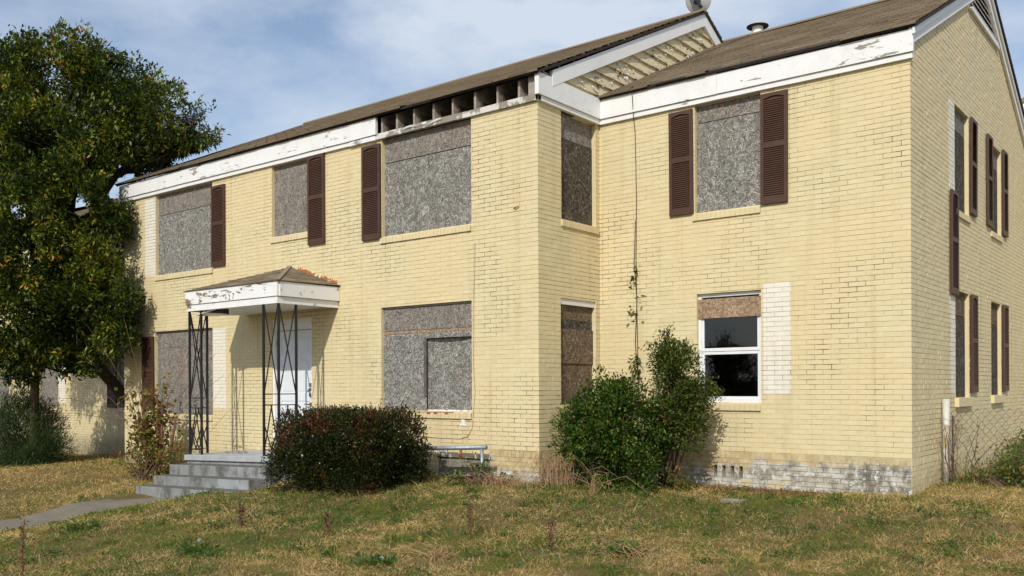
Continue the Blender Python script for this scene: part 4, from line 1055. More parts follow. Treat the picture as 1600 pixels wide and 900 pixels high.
# ------------------------------------------------------------ vegetation builders
def inside_house(P, m=.04):
    x, y, z = P[:, 0], P[:, 1], P[:, 2]
    a = (x > XL-m) & (x < XA+m) & (y > YA-m) & (z < np.where(y < 3.4, 5.75+(y-YA)*SL, 8.05)+m)
    b = (x >= XA) & (x < m) & (y > -m) & (z < 5.7+(y)*.49)
    c = (x <= XL) & (x > -28.2) & (y > -m-.12) & (z < 5.75+np.clip(y, 0, 4.2)*.49)
    return a | b | c
LOBES = [(-17.6,-2.40,7.65,1.35),(-16.85,-1.80,8.02,1.15),(-16.02,-1.2,7.55,1.02),(-17.46,-2.93,6.45,1.65),(-16.29,-2.26,6.12,1.43),(-15.77,-1.47,6.54,0.90),(-15.01,-0.87,7.08,0.80),(-14.71,-0.38,7.00,0.59),(-14.58,-0.02,6.92,0.31),(-16.52,-3.08,4.68,1.59),(-15.74,-2.47,4.41,1.12),(-15.57,-2.08,5.37,1.00),(-16.32,-3.30,3.06,1.43),(-15.55,-2.70,2.93,1.04),(-15.09,-2.33,3.25,0.78),(-14.69,-2.14,2.72,0.41),(-16.53,-2.83,2.10,0.67),(-15.84,-2.29,2.23,0.64),(-18.9,-2.9,7.0,1.5),(-18.7,-3.2,4.4,1.05),(-14.84,-2.26,3.95,0.45),(-17.58,-3.4,2.6,0.8),(-15.90,-0.81,6.69,0.64),(-15.68,-0.63,6.55,0.45),(-16.51,-0.78,6.27,0.35),(-15.11,-0.44,6.78,0.45),(-15.56,-1.05,6.87,0.56),(-15.07,-2.07,4.72,0.50),(-15.06,-0.15,6.73,0.26),(-15.45,-2.55,2.55,.62),(-15.6,-2.5,3.6,.75),(-15.3,-2.1,2.3,.4),(-16.06,-2.72,2.03,0.56),(-15.19,-2.29,2.02,0.45),(-14.69,-2.15,2.33,0.47),(-16.79,-3.04,1.90,0.56),(-14.34,-2.13,3.02,0.33),(-15.69,-2.42,5.33,0.79),(-16.72,-1.35,8.62,0.55),(-17.86,-2.61,8.27,0.84)]
def rosettes(centers, radii, ntip, per, L, W, mat, name, par, filt=None, tintf=None, tiprad=.10, squash=1.0, shell=2.2, rnd=.55, outer=None):
    """leaf rosettes at twig tips spread through a union of lobes"""
    c = np.array(centers); r = np.array(radii); wgt = r**2/(r**2).sum()
    k = rng.choice(len(c), ntip, p=wgt); d = unit(rng.normal(0, 1, (ntip, 3))); rad = r[k]*rng.uniform(0, 1, ntip)**(1/shell)*rng.uniform(.86, 1.10, ntip)
    off = d*rad[:, None]; off[:, 2] *= squash; T = c[k]+off
    # gather tips into clumps so that the crown has lumps and gaps
    cl = np.array([mnoise.noise(Vector(t*1.5)) for t in T*(1/max(.5, r.max()))*1.3]); keep = cl > -.16
    T = T[keep]; d = d[keep]
    if filt is not None: kk = filt(T); T = T[kk]; d = d[kk]
    n = len(T); o = unit(d+np.array([0, 0, .35])+rng.normal(0, .35, (n, 3)))
    P = np.repeat(T, per, 0)+rng.normal(0, tiprad, (n*per, 3)); O = np.repeat(o, per, 0)
    base = rng.beta(2, 2.6, n) if tintf is None else tintf(T)
    t = np.clip(np.repeat(base, per)+rng.normal(0, .14, n*per), 0, 1)
    if filt is not None:
        kk = filt(P); P, O, t = P[kk], O[kk], t[kk]
    put(name, leaf_mesh(name, P, O, L, W, mat, t, rnd=rnd), par)
    return T
tree = empty('broadleaf_tree', (-16.6, -.6, -.4), 'large dark glossy evergreen tree leaning over the left end of the house', 'tree')
GAPS = [(-15.95, -1.35, 5.55, .36), (-15.75, -1.35, 5.95, .26), (-16.6, -1.9, 5.25, .34), (-17.2, -1.8, 4.4, .35), (-16.2, -.6, 4.9, .5), (-17.8, -2.6, 5.2, .3)]
def ok(P):
    k_ = ~inside_house(P, .08)
    for g in GAPS:
        v = P-np.array(g[:3]); dr = np.array(g[:3])-np.array([3.0, -11.6, 1.3]); dr = dr/np.linalg.norm(dr)
        al = v@dr; k_ &= ~((np.linalg.norm(v-al[:, None]*dr, axis=1) < g[3]*.75) & (abs(al) < 1.6))
    return k_
def ttint(T):
    nn = np.array([mnoise.noise(Vector(t*.9)) for t in T]); return np.clip(rng.beta(1.7, 2.1, len(T))*.85+.4*np.clip(nn, -.3, .6), 0, .97)
T = rosettes([l[:3] for l in LOBES], [l[3] for l in LOBES], 21000, 15, .115, .044, MLTREE, 'crown', tree, ok, ttint, .065, rnd=.8)
tb = MB()
trunk = [(-16.50, -.55, -.45), (-16.53, -.63, .75), (-16.65, -.89, 1.11), (-16.72, -1.33, 1.63), (-16.72, -1.71, 2.49), (-16.69, -1.94, 3.74), (-16.59, -2.12, 5.09), (-16.7, -1.9, 6.4), (-16.8, -1.8, 7.6)]
tb.tube(trunk, [.17, .15, .14, .13, .12, .11, .09, .06, .03], 10)
tb.tube([(-16.69, -1.94, 3.74), (-16.45, -1.8, 4.7), (-16.19, -1.55, 5.55), (-15.97, -1.37, 5.96), (-15.5, -1.0, 6.45), (-14.9, -.6, 6.9)], [.09, .085, .08, .07, .045, .02], 8)
tb.build('trunk', MBARK, tree, smooth=True)
tb = MB(); tb.tube([(-17.62, -2.42, -.75), (-17.62, -2.42, .81), (-17.61, -2.41, 1.66), (-17.3, -2.46, 3.04), (-17.2, -2.7, 5), (-17.5, -2.6, 6.9)], [.105, .095, .09, .08, .06, .03], 10)
tb.build('trunk', simple('brown bark painted sunlit', (.17, .11, .065), .95, var=.5, scale=9, bmp=.8, dist=.02, stretch=(2, 2, .4)), tree, smooth=True)  # second trunk's bark coloured lighter to paint the sun on it
br = MB(); tn = [Vector(p) for p in trunk[3:]]+[Vector((-17.3, -2.46, 3.04)), Vector((-17.2, -2.7, 5)), Vector((-15.97, -1.37, 5.96))]
for l in LOBES:
    e = Vector(l[:3]); s_ = min(tn, key=lambda p: (p-e).length+abs(min(0, e.z-p.z))*2)
    md = (s_+e)/2+Vector((0, 0, -.12))+Vector(rng.normal(0, .12, 3).tolist())
    br.tube([s_, md, e], [.045, .032, .014], 5, cap=False)
    for _ in range(7):
        dd = Vector(unit(rng.normal(0, 1, (1, 3)))[0].tolist())*l[3]*.9; br.tube([e, e+dd*.5+Vector((0, 0, .06)), e+dd], [.013, .009, .004], 4, cap=False)
br.build('branches', MBARK, tree)

# clipped hedge in front of porch
def superell(n, c, r, pw=3.0, zmin=0):
    d = rng.normal(0, 1, (n, 3)); d[:, 2] = abs(d[:, 2])*1.1-.25; d = unit(d)
    k = 1/(np.abs(d[:, 0])**pw+np.abs(d[:, 1])**pw+np.abs(d[:, 2])**pw)**(1/pw)
    return np.array(c)+d*k[:, None]*np.array(r), d
hedge = empty('clipped_hedge', (-6.84, -2.85, -.2), 'rounded clipped hedge of small purple and green leaves right of the steps', 'hedge')
HC = (-6.90, -2.86, .12); HR = (1.06, .68, .78)
P, d = superell(5800, HC, HR, 5.5)
lump = np.array([mnoise.noise(Vector(p*2.2)) for p in P])
P = np.array(HC)+(P-np.array(HC))*(rng.uniform(.80, 1.03, len(P))+lump*.15)[:, None]
per = 9; T = np.repeat(P, per, 0)+rng.normal(0, .032, (len(P)*per, 3)); O = np.repeat(d+np.array([0, 0, .5]), per, 0)
rn = np.array([mnoise.noise(Vector(p*3.1)) for p in P])
tt = np.clip(np.repeat(rng.beta(2, 2.4, len(P))*.55+.75*np.clip(rn+.02, 0, 1)+.32*(P[:, 2] > .6)*rng.random(len(P)), per)+rng.normal(0, .12, len(T)), 0, 1)
gzz = gz(T[:, 0], T[:, 1]); kk = T[:, 2] > gzz+.03
put('leaves', leaf_mesh('leaves', T[kk], O[kk], .050, .025, MLHEDGE, tt[kk]), hedge)
sp_ = MB(); SP = []
for i in range(70):   # unclipped shoots on top
    x = HC[0]+rng.uniform(-.9, 1.0); y = HC[1]+rng.uniform(-.4, .4); h = rng.uniform(.06, .2)*(1.3 if x > HC[0]+.5 else .8)
    a = Vector((x, y, HC[2]+HR[2]*.86)); b = a+Vector((rng.normal(0, .04), rng.normal(0, .04), h+.06)); sp_.tube([a, b], [.003, .0015], 4, cap=False)
    SP += [list(a.lerp(b, f_)) for f_ in np.linspace(.1, 1, 9)]
sp_.build('shoots', MTWIG, hedge, kind='stuff'); SP = np.array(SP); put('shoot_leaves', leaf_mesh('shoot_leaves', SP, rng.normal(0, 1, (len(SP), 3))+np.array([0, 0, .8]), .045, .018, MLHEDGE, rng.uniform(.3, 1, len(SP))), hedge)
hb = MB()
for i in range(46):
    p0 = Vector((HC[0]+rng.uniform(-.6, .6), HC[1]+rng.uniform(-.3, .3), -.25)); dd = P[rng.integers(len(P))]; hb.tube([p0, (p0+Vector(dd.tolist()))/2+Vector((0, 0, .1)), Vector(dd.tolist())], [.014, .009, .004], 4, cap=False)
hb.build('branches', MTWIG, hedge)
# added inner leaves block light; their dark tints paint the hedge's inner shade
Pc, dc = superell(4200, HC, [r*.72 for r in HR]); put('inner_shade_leaves', leaf_mesh('inner_shade_leaves', Pc, dc, .10, .06, MLHEDGE, rng.uniform(0, .35, len(Pc))), hedge)

def bush(name, label, cat, base, lobes, ntip, per, L, W, mat, tiprad, tintf=None, stems=8, bark=MTWIG, rnd=.55, shell=2.2, extra_tips=None):
    t = empty(name, base, label, cat)
    okf = lambda P: (~inside_house(P, .03)) & (P[:, 2] > gz(P[:, 0], P[:, 1])+.02)
    T = rosettes([l[:3] for l in lobes], [l[3] for l in lobes], ntip, per, L, W, mat, 'leaves', t, okf, tintf, tiprad, rnd=rnd, shell=shell)
    m = MB(); b0 = Vector(base)
    for i in range(stems):
        e = Vector(T[rng.integers(len(T))].tolist()); s_ = b0+Vector((rng.uniform(-.08, .08), rng.uniform(-.08, .08), -.05)); md = s_.lerp(e, .5)+Vector((0, 0, .1))
        m.tube([s_, md, e], [.016, .011, .004], 5, cap=False)
    m.build('stems', bark, t); return t, T
bush('evergreen_shrub', 'bushy bright green shrub in the inner corner below the narrow side window', 'shrub', (-3.62, -1.12, -.12),
     [(-3.60, -1.15, .30, .62), (-3.85, -1.30, .55, .48), (-3.30, -1.0, .55, .55), (-3.62, -1.1, .95, .46), (-3.45, -1.1, 1.15, .30), (-4.0, -1.3, .85, .30), (-3.0, -.9, .75, .38), (-3.72, -1.15, 1.38, .16), (-3.2, -1.3, .2, .45), (-3.5, -1.2, .75, .55), (-3.15, -1.0, 1.0, .25)], 3300, 12, .064, .029, MLSHRUB, .05, stems=14)
st, T = bush('small_shrub_tree', 'taller thin olive green shrub tree growing against the wall left of the glass window', 'shrub', (-2.98, -.62, -.14),
     [(-2.75, -.70, .95, .36), (-2.70, -.75, 1.25, .33), (-2.85, -.75, 1.52, .26), (-2.55, -.80, .70, .30), (-2.85, -.80, 1.78, .14), (-2.88, -.8, 1.97, .07), (-2.45, -.75, 1.15, .26), (-2.6, -.8, 1.58, .18), (-2.62, -.8, 1.75, .08), (-3.1, -.8, 1.85, .07), (-2.7, -.75, .85, .38), (-2.75, -.8, 1.3, .3), (-2.9, -.8, 1.6, .2)], 2300, 11, .055, .023, MLSH2, .045, stems=12)
m = MB(); m.tube([(-2.98, -.62, -.2), (-2.95, -.64, .2), (-2.90, -.68, .6), (-2.85, -.72, 1.0), (-2.85, -.75, 1.5)], [.085, .07, .055, .035, .015], 9)
m.tube([(-3.06, -.64, -.2), (-3.0, -.7, .25), (-2.75, -.75, .8), (-2.6, -.75, 1.2)], [.06, .05, .03, .012], 8).build('trunk', MBARK, st, smooth=True)
# upright whippy shoots on the two shrubs
bush('dark_juniper', 'dark feathery juniper bush at the far left below the tree', 'shrub', (-18.4, -2.6, -.6),
     [(-18.3, -2.4, .15, .95), (-17.3, -2.55, .05, .80), (-19.2, -2.4, .25, 1.0), (-17.7, -2.5, .55, .6), (-18.6, -2.3, .85, .5), (-16.8, -2.6, -.1, .55)], 3600, 16, .11, .014, MLJUN, .09, stems=16, rnd=.4)

def sapling(name, label, base, n, H, spread, mat, bark, nleaf, L, W, tw=(0, 1), cat='sapling'):
    t = empty(name, base, label, cat); m = MB(); P = []
    b0 = np.array(base)
    for i in range(n):
        a = rng.uniform(0, 2*pi); h = H*rng.uniform(.55, 1.0); e = b0+np.array([cos(a)*spread*rng.uniform(.2, 1), sin(a)*spread*.6*rng.uniform(.2, 1), h]); s_ = b0+rng.uniform(-.12, .12, 3)*np.array([1, .6, 0])
        md = (s_+e)/2+rng.normal(0, .04, 3); m.tube([s_-np.array([0, 0, .1]), md, e], [.014, .010, .004], 5, cap=False)
        for k in range(5):
            f = rng.uniform(.35, 1); q = s_+(e-s_)*f; q2 = q+rng.normal(0, .16, 3)+np.array([0, 0, .06]); m.tube([q, q2], [.005, .002], 4, cap=False); P += [q2+rng.normal(0, .045, 3) for _ in range(nleaf)]; P += [q+(q2-q)*.5+rng.normal(0, .03, 3) for _ in range(nleaf//2)]
    m.build('stems', bark, t); P = np.array(P); P = P[~inside_house(P, .02)]
    put('leaves', leaf_mesh('leaves', P, rng.normal(0, 1, (len(P), 3)), L, W, mat, rng.uniform(*tw, len(P))), t); return t
sb = (-12.95, -2.35, g1(-12.95, -2.35))
sap = sapling('autumn_sapling', 'thin reddish stemmed sapling with red and yellow leaves left of the steps', sb, 20, 1.75, .68, MLAUT, MREDTW, 6, .10, .078)
m = MB()
for (dx, e) in ((-.05, (-.10, -.1, 1.25)), (.16, (.30, 0, 1.35)), (.38, (.55, .05, 1.1))): m.tube([(sb[0]+dx, sb[1], sb[2]-.1), (sb[0]+dx+e[0]*.4, sb[1]+.03, sb[2]+.6), (sb[0]+dx+e[0]*.6, sb[1]+e[1], sb[2]+e[2])], [.032, .028, .015], 7)
m.build('trunk', MREDTW, sap, smooth=True)
# long arching canes of the sapling
m = MB()
for (ex, ey, ez, h) in ((-15.6, -3.2, .75, .3), (-15.0, -2.6, 2.6, .2), (-14.6, -2.2, 3.4, .15), (-11.4, -2.0, 1.9, .2), (-11.0, -2.1, 1.5, .15), (-16.2, -3.0, 1.1, .35), (-16.6, -2.8, 1.6, .4), (-12.2, -2.1, 1.7, .2)):
    a = Vector((sb[0]+.05, sb[1], sb[2]+.6)); e = Vector((ex, ey, ez)); m.tube([a, a.lerp(e, .35)+Vector((0, 0, h)), a.lerp(e, .7)+Vector((0, 0, h*.7)), e], [.006, .005, .004, .0025], 4, cap=False)
m.build('canes', MTWIG, sap)
bush('low_weedy_brush', 'low dead and green brush around the foot of the sapling', 'brush', (-12.8, -2.6, -.42), [(-13.2, -2.5, -.15, .42), (-12.6, -2.5, -.1, .38), (-12.1, -2.4, .0, .32)], 330, 8, .07, .035, MLAUT, .06, tintf=lambda T: rng.uniform(0, 1, len(T)), stems=26)
bush('yellow_green_seedling', 'small yellow green seedling at the foot of the shrub tree trunk', 'plant', (-2.72, -.72, -.15), [(-2.70, -.75, .02, .17), (-2.64, -.75, .13, .10)], 120, 7, .06, .028, MLWEED, .03, tintf=lambda T: rng.uniform(.3, .95, len(T)), stems=8)
bush('corner_weeds', 'tangled green vine weeds at the foot of the wall under the pipe railing', 'weeds', (-5.0, -2.2, -.08), [(-5.15, -2.15, .02, .24), (-4.85, -2.15, .05, .2), (-5.35, -2.2, -.02, .16), (-4.65, -2.1, -.02, .14)], 260, 6, .06, .03, MLSH2, .05, tintf=lambda T: rng.uniform(0, .9, len(T)), stems=20)
bush('fence_weeds', 'low green and yellow weeds growing through the chain link fence', 'weeds', (.9, 1.2, -.05), [(.25, 1.25, -.02, .14), (.5, 1.3, 0, .16), (.75, 1.35, .05, .2), (1.0, 1.35, .12, .25), (.85, 1.3, .12, .2), (.55, 2.8, .1, .22), (.5, 4.0, .15, .28), (.5, 5.5, .25, .3), (.78, 2.0, .15, .22), (.85, 2.4, .3, .22), (.92, 1.7, .2, .22), (.05, 1.0, -.04, .10)], 1200, 8, .055, .030, MLWEED, .05, tintf=lambda T: rng.uniform(.25, 1, len(T)), stems=30)
# bramble canes over fence
bc = empty('bramble', (1.0, 1.2, -.05), 'bare arching bramble canes leaning on the chain link fence', 'bramble'); m = MB(); P = []
for i in range(26):
    x = rng.uniform(.2, 1.3); a = Vector((x, 1.22+rng.uniform(-.1, .1), -.08)); e = a+Vector((rng.uniform(-.5, .7), rng.uniform(-.1, .1), rng.uniform(.35, .95)))
    m.tube([a, a.lerp(e, .4)+Vector((-.05, 0, .08)), a.lerp(e, .75)+Vector((0, 0, .1)), e], [.0045, .004, .003, .0015], 4, cap=False); P += [list(a.lerp(e, rng.uniform(.2, 1))) for _ in range(3)]
for i in range(16):
    a = Vector((.13+rng.uniform(-.03, .06), 1.34, -.05)); m.tube([a, a+Vector((rng.uniform(-.05, .06), 0, .4)), a+Vector((rng.uniform(-.06, .12), 0, .75)), a+Vector((rng.uniform(-.05, .25), 0, rng.uniform(.7, .98)))], .002, 4, cap=False)
m.build('canes', MTWIG, bc); P = np.array(P); put('leaves', leaf_mesh('leaves', P, rng.normal(0, 1, (len(P), 3)), .06, .03, MLWEED, rng.uniform(.2, 1, len(P))), bc)
# dead reeds by the inner corner
def reeds(name, label, base, n, H, spread, cat='dead plant'):
    t = empty(name, base, label, cat); m = MB()
    for i in range(n):
        a = Vector(base)+Vector((rng.uniform(-spread, spread), rng.uniform(-spread, spread)*.5, -.03)); h = H*rng.uniform(.4, 1); dx = rng.normal(0, .18); 
        m.tube([a, a+Vector((dx*.3, rng.normal(0, .03), h*.6)), a+Vector((dx, rng.normal(0, .05), h*.9)), a+Vector((dx*1.7, rng.normal(0, .06), h*rng.uniform(.25, .8)))], [.0035, .003, .0025, .0015], 4, cap=False)
    m.build('stalks', MDEADW, t)
    P = np.array(base)+rng.uniform(-1, 1, (n*3, 3))*np.array([spread, spread*.5, 0])+np.stack([np.zeros(n*3), np.zeros(n*3), rng.uniform(0, H*.6, n*3)], 1)
    put('dead_leaves', leaf_mesh('dead_leaves', P, rng.normal(0, 1, (len(P), 3))+np.array([0, 0, -.5]), .14, .012, MDEAD, rng.uniform(0, 1, len(P)), droop=.6), t)
MDEADW = simple('dry tan stalk', (.42, .27, .14), .9, var=.45, scale=30)
reeds('dead_reeds', 'clump of dry orange tan stalks beside the corner shrub', (-4.08, -1.75, g1(-4.08, -1.75)), 60, .58, .26)
reeds('dead_stalks', 'two dry upright tan stalks in front of the corner shrub', (-3.30, -1.95, g1(-3.3, -1.95)), 12, .42, .05)
reeds('dead_stalks', 'sprawling dry stems at the painted house corner', (-4.6, -2.2, g1(-4.6, -2.2)), 40, .28, .30)

# ------------------------------------------------------------ small plants and litter on the lawn
MDKD = leaf_mat('dark dry seed heads', [(0, (.05, .022, .014)), (.6, (.13, .055, .032)), (1, (.22, .12, .06))], .1, .9)
def stalk(x, y, H, lab, leafy=.5, tw=(0, .5)):
    z = g1(x, y); t = empty('weed_stalk', (x, y, z), lab, 'weed', 'dry weed stalks on the lawn'); m = MB()
    m.tube([(x, y, z-.03), (x+rng.normal(0, .015), y, z+H*.5), (x+rng.normal(0, .03), y, z+H)], [.008, .006, .004], 5)
    for i in range(7):
        h = rng.uniform(.2, .95)*H; m.tube([(x, y, z+h), (x+rng.normal(0, .05), y+rng.normal(0, .03), z+h+.05)], .002, 4, cap=False)
    m.build('stem', MREDTW, t); n = int(150*leafy)+20
    P = np.array([x, y, z])+np.stack([rng.normal(0, .022, n), rng.normal(0, .022, n), rng.uniform(.03, H, n)], 1)
    put('leaves', leaf_mesh('leaves', P, rng.normal(0, 1, (n, 3)), .038, .016, MDKD, rng.uniform(0, 1, n)), t)
stalk(-3.11, -4.56, .36, 'tall dark dry weed stalk on the lawn below the corner of the tall block')
stalk(-2.12, -4.52, .30, 'dry weed stalk on the lawn in front of the corner shrub')
stalk(-4.53, -5.24, .26, 'short dry weed stalk on the lawn in front of the clipped hedge')
stalk(-5.82, -5.40, .27, 'leafy dry weed stalk on the lawn below the concrete steps', 1.0)
stalk(-5.79+.1, -7.85, .55, 'tallest thin dry weed stalk at the lower left edge of the lawn')
def lowweed(x, y, r, lab, mat=MLWEED, n=160, L=.07, W=.03, tw=(0, .7)):
    z = g1(x, y); t = empty('broadleaf_weed', (x, y, z), lab, 'weed', 'green weeds on the lawn')
    P = np.stack([rng.normal(x, r*.6, n), rng.normal(y, r*.6, n), z+abs(rng.normal(.03, .02, n))], 1); o = P-np.array([x, y, z-.05])
    put('leaves', leaf_mesh('leaves', P, o, L, W, mat, rng.uniform(*tw, n)), t)
lowweed(-5.0, -6.5, .17, 'green broadleaf weed clump at the lower left of the lawn')
lowweed(-1.4, -4.35, .17, 'low grey green weed clump on the lawn near the right')
lowweed(-2.9, -6.1, .14, 'green weed clump at the bottom of the lawn below the hedge')
lowweed(-7.9, -6.2, .2, 'green weeds at the edge of the front walk', tw=(0, .4))
reeds('dead_tuft', 'spiky brown dead tuft on the foreground lawn', (-2.57, -5.59, g1(-2.57, -5.59)), 16, .2, .08, 'dead weed')
reeds('dead_tuft', 'brown dead stems lying on the lawn right of the hedge', (-1.23, -4.45, g1(-1.23, -4.45)), 18, .2, .14, 'dead weed')
def puff(x, y, lab, c):
    z = g1(x, y)+.06; t = empty('dandelion', (x, y, z-.06), lab, 'flower'); MB().tube([(x, y, z-.07), (x, y, z)], .0015, 4).build('stem', MTWIG, t)
    n = 120; d = unit(rng.normal(0, 1, (n, 3))); P = np.array([x, y, z])+d*.004
    put('flower_head', leaf_mesh('flower_head', P, d, .022, .006, c, np.ones(n)*.5, rnd=.1), t)
MPUFF = leaf_mat('dandelion down', [(0, (.6, .6, .58)), (1, (.7, .7, .68))]); MYF = leaf_mat('yellow petal', [(0, (.6, .42, .02)), (1, (.7, .5, .03))])
puff(-5.35, -6.25, 'white dandelion clock at the lower left of the lawn', MPUFF); puff(-2.85, -6.05, 'white dandelion clock at the bottom of the lawn', MPUFF); puff(-3.3, -5.1, 'yellow dandelion flower on the lawn below the hedge', MYF)
# rag-like stones on landing, fallen leaves on the steps
rr = MB()
for i in range(3):
    cx_, cy_ = -10.45+i*.13, -2.35+.03*i; zc_ = pz(cx_)
    rr.hexa([(cx_-.1, cy_-.06, zc_), (cx_+.1, cy_-.05, zc_), (cx_+.09, cy_+.06, zc_), (cx_-.09, cy_+.05, zc_), (cx_-.06, cy_-.04, zc_+.04), (cx_+.07, cy_-.03, zc_+.055), (cx_+.05, cy_+.03, zc_+.05), (cx_-.05, cy_+.03, zc_+.035)])
tag(rr.build('broken_stone', MSTONE, bevel=.01), 'flat broken tan stone pieces lying on the porch landing beside the left post', 'stone')
for (x, y, zt) in ((-10.05, -3.3, -.108), (-9.78, -3.28, -.108), (-10.5, -3.9, None)):
    z = (zt+(x+8.6)*SLOPE if zt is not None else g1(x, y)+.03)+.006
    V, F = kites(np.array([[x, y, z]]), np.array([[1., .2, .05]]), np.array([[-.2, 1., .0]]), np.array([.07]), np.array([.045]), np.zeros((1, 3)))
    o = put('fallen_leaf', np_mesh('fallen_leaf', V, F, MYF, [.5, .5])); tag(o, 'yellow fallen leaf on the step, ' + ('left one of the two' if x < -10 else 'right one of the two'), 'leaf', 'fallen leaves on the steps')
    if zt is None: tag(o, 'fallen leaf at the foot of the concrete steps')
# litter strip of wood chips under the right wall
n = 900; P = np.stack([rng.uniform(-2.9, -1.0, n), rng.uniform(-.55, -.03, n), np.zeros(n)], 1); P[:, 2] = gz(P[:, 0], P[:, 1])+.02
put('mulch', leaf_mesh('mulch', P, rng.normal(0, 1, (n, 3))*np.array([1, 1, .15]), .06, .014, MDEAD, rng.uniform(0, .6, n)), kind='stuff')
tag(MB().box(-1.80, -1.52, -1.5, -1.35, g1(-1.66, -1.44)-.02, g1(-1.66, -1.44)+.035).build('concrete_block', MSTONE, bevel=.008), 'small flat grey concrete piece in the grass in front of the right wall', 'block')

# ------------------------------------------------------------ grass
N = 1150000
X_ = rng.uniform(-24, 3.6, N); Y_ = rng.uniform(-10.2, 3.0, N)
fwv = np.array([-sin(YAW), cos(YAW)]); rtv = np.array([cos(YAW), sin(YAW)])
dx_, dy_ = X_-CAM[0], Y_-CAM[1]; dep = dx_*fwv[0]+dy_*fwv[1]; lat = dx_*rtv[0]+dy_*rtv[1]
keep = (dep > 3.6) & (np.abs(lat) < dep*.62+.5) & (rng.random(N) < np.clip((7.5/np.maximum(dep, .1))**1.25, 0, 1))
def blocked(x, y):
    return ((x > XL) & (x < XA) & (y > YA+.0)) | ((x >= XA) & (x < .0) & (y > 0)) | ((x < XL) & (y > 0)) | ((x > WX0+.03) & (x < WX1-.03) & (y < -3.7)) | ((x > -11.07) & (x < -8.36) & (y > -3.78) & (y < YA))
keep &= ~blocked(X_, Y_)
bare = (X_ > -3.0) & (X_ < -.9) & (Y_ > -.5) & (rng.random(N) < .8)
keep &= ~bare
X_, Y_, dep = X_[keep], Y_[keep], dep[keep]; n = len(X_)
q = np.stack([X_, Y_], 1)
def fbm(x, y, s):
    gxs = np.floor(x*s).astype(int); gys = np.floor(y*s).astype(int); fx = x*s-gxs; fy = y*s-gys
    fx = fx*fx*(3-2*fx); fy = fy*fy*(3-2*fy)
    h = lambda a, b: ((np.sin(a*127.1+b*311.7)*43758.5453) % 1.0)
    return (h(gxs, gys)*(1-fx)+h(gxs+1, gys)*fx)*(1-fy)+(h(gxs, gys+1)*(1-fx)+h(gxs+1, gys+1)*fx)*fy
f = .34*fbm(X_, Y_, .8)+.33*fbm(X_+7, Y_+3, 2.6)+.33*fbm(X_, Y_, 6.3)
green = np.clip((f-.50)*5.5, 0, 1)
gb = np.exp(-((X_+2.2)**2/2.6+(Y_+2.2)**2/.55)); green = np.clip(green+gb*.75, 0, 1)        # green band in front of the shrubs
gh = np.exp(-((X_+6.3)**2/1.2+(Y_+3.8)**2/.15)); green = np.clip(green+gh*.8, 0, 1)
dryl = np.exp(-((X_+13)**2/14+(Y_+3.2)**2/2.5)); green = green*(1-.75*dryl)
fine_ = fbm(X_+3, Y_+9, 17.0)*.6+fbm(X_, Y_, 9.0)*.4
isg = rng.random(n) < (.10+.80*green)*(.55+.9*fine_)
tint = np.where(isg, np.clip(rng.beta(2, 3, n)*.42+.12*(fine_-.5), 0, .42), np.clip(.42+.58*rng.beta(2, 2.2, n)+.5*(fbm(X_, Y_, 11.0)-.5), .42, 1))
hgt = (.016+.036*rng.random(n)**1.5)*(.7+1.5*fbm(X_, Y_, 8.0)**1.5); hgt *= np.where(isg, 1.1, 1.0); tall = rng.random(n) < .02; hgt = np.where(tall, hgt*2.2, hgt)
near_wall = ((Y_ > -1.9) & (X_ < XA) | (Y_ > -.35)); hgt = np.where(near_wall, hgt*1.35, hgt)
D = rng.normal(0, 1, (n, 3))*np.array([.75, .75, .0])+np.array([0, 0, 1.]); D = unit(D); flat = (rng.random(n) < .3) & ~isg; D[flat, 2] *= .25; D = unit(D)
Sd = unit(np.cross(D, rng.normal(0, 1, (n, 3)))); P = np.stack([X_, Y_, gz(X_, Y_)-.004], 1)
wd = np.clip(.0023*dep/7, .0022, .0065)*rng.uniform(.7, 1.5, n)
bend = np.stack([rng.normal(0, .3, n)*hgt, rng.normal(0, .3, n)*hgt, -.25*hgt*rng.random(n)], 1)
V, F = kites(P, D, Sd, hgt*1.3, wd, bend, .4)
put('grass', np_mesh('grass', V, F, MGRASS, np.repeat(tint, 2)), kind='stuff')
# clover and broad leaves among the grass
n = 60000; X_ = rng.uniform(-12, 3, n); Y_ = rng.uniform(-8.5, -.1, n); f = fbm(X_, Y_, 1.3)*.6+fbm(X_, Y_, 4)*.4+.55*np.exp(-((X_+2.2)**2/2.6+(Y_+2.2)**2/.55))+.5*np.exp(-((X_+6.3)**2/1.2+(Y_+3.8)**2/.15))
kk = (f > .60) & ~blocked(X_, Y_); X_, Y_ = X_[kk], Y_[kk]; n = len(X_)
P = np.stack([X_, Y_, gz(X_, Y_)+rng.uniform(.005, .04, n)], 1)
put('ground_cover', leaf_mesh('ground_cover', P, rng.normal(0, 1, (n, 3))*np.array([1, 1, .3]), .035, .020, MLWEED, rng.beta(1.5, 2.5, n)), kind='stuff')
nc = 420; cx_ = rng.uniform(-11.5, 3, nc); cy_ = rng.uniform(-8.6, -.3, nc); per = 46; rad_ = np.repeat(rng.uniform(.03, .12, nc), per)
X_ = np.repeat(cx_, per)+rng.normal(0, 1, nc*per)*rad_; Y_ = np.repeat(cy_, per)+rng.normal(0, 1, nc*per)*rad_; kk = ~blocked(X_, Y_) & (Y_ < -.1); tt = np.clip(np.repeat(rng.uniform(0, .75, nc), per)+rng.normal(0, .1, nc*per), 0, 1)[kk]
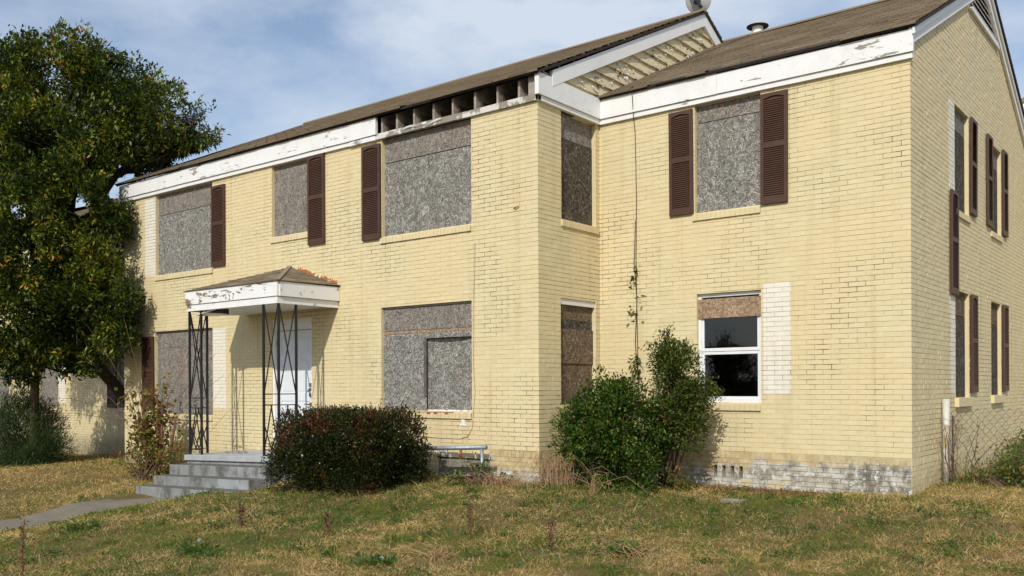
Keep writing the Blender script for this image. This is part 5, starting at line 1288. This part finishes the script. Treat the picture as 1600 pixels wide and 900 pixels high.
X_, Y_, rad_ = X_[kk], Y_[kk], rad_[kk]; n = len(X_); P = np.stack([X_, Y_, gz(X_, Y_)+rng.uniform(.005, .05, n)], 1)
put('weed_patches', leaf_mesh('weed_patches', P, rng.normal(0, 1, (n, 3))*np.array([1, 1, .6])+np.array([0, 0, .3]), .05, .020, MLWEED, tt), kind='stuff')

n = 1500; X_ = rng.uniform(-12, 3, n); Y_ = rng.uniform(-8.5, -.3, n); kk = ~blocked(X_, Y_); X_, Y_ = X_[kk], Y_[kk]; n = len(X_)
P = np.stack([X_, Y_, gz(X_, Y_)+rng.uniform(.01, .035, n)], 1)
put('leaf_litter', leaf_mesh('leaf_litter', P, rng.normal(0, 1, (n, 3))*np.array([1, 1, .25]), .045, .028, MLAUT, rng.uniform(.5, 1, n)), kind='stuff')
# ------------------------------------------------------------ neighbour behind on the right
nb = empty('brick_house', (-.4, 14, 0), 'cream neighbouring house with white gable trim just visible behind at the right edge', 'house')
m = MB(); m.box(-4.7, 3.9, 12.1, 22, -.3, 5.7); m.face([(-4.7, 12.1, 5.7), (3.9, 12.1, 5.7), (-.4, 12.1, 7.75)]); m.build('wall', MYEL, nb)
m = MB(); m.hexa([(-5.0, 11.95, 5.66), (-4.9, 11.95, 5.56), (-4.9, 22, 5.56), (-5.0, 22, 5.66), (-.4, 11.95, 7.95), (-.4, 11.95, 7.85), (-.4, 22, 7.85), (-.4, 22, 7.95)]); m.hexa([(4.2, 11.95, 5.66), (4.1, 11.95, 5.56), (4.1, 22, 5.56), (4.2, 22, 5.66), (-.4, 11.95, 7.95), (-.4, 11.95, 7.85), (-.4, 22, 7.85), (-.4, 22, 7.95)]); m.build('roof', MSHIN, nb, tint=True)
for s_ in (-1, 1):
    m = MB(); xe = -.4+s_*4.45; m.hexa([(xe, 12.0, 5.55), (-.4, 12.0, 7.65), (-.4, 12.06, 7.65), (xe, 12.06, 5.55), (xe, 12.0, 5.75), (-.4, 12.0, 7.85), (-.4, 12.06, 7.85), (xe, 12.06, 5.75)]); m.build('rake_board', MWHITE, nb)
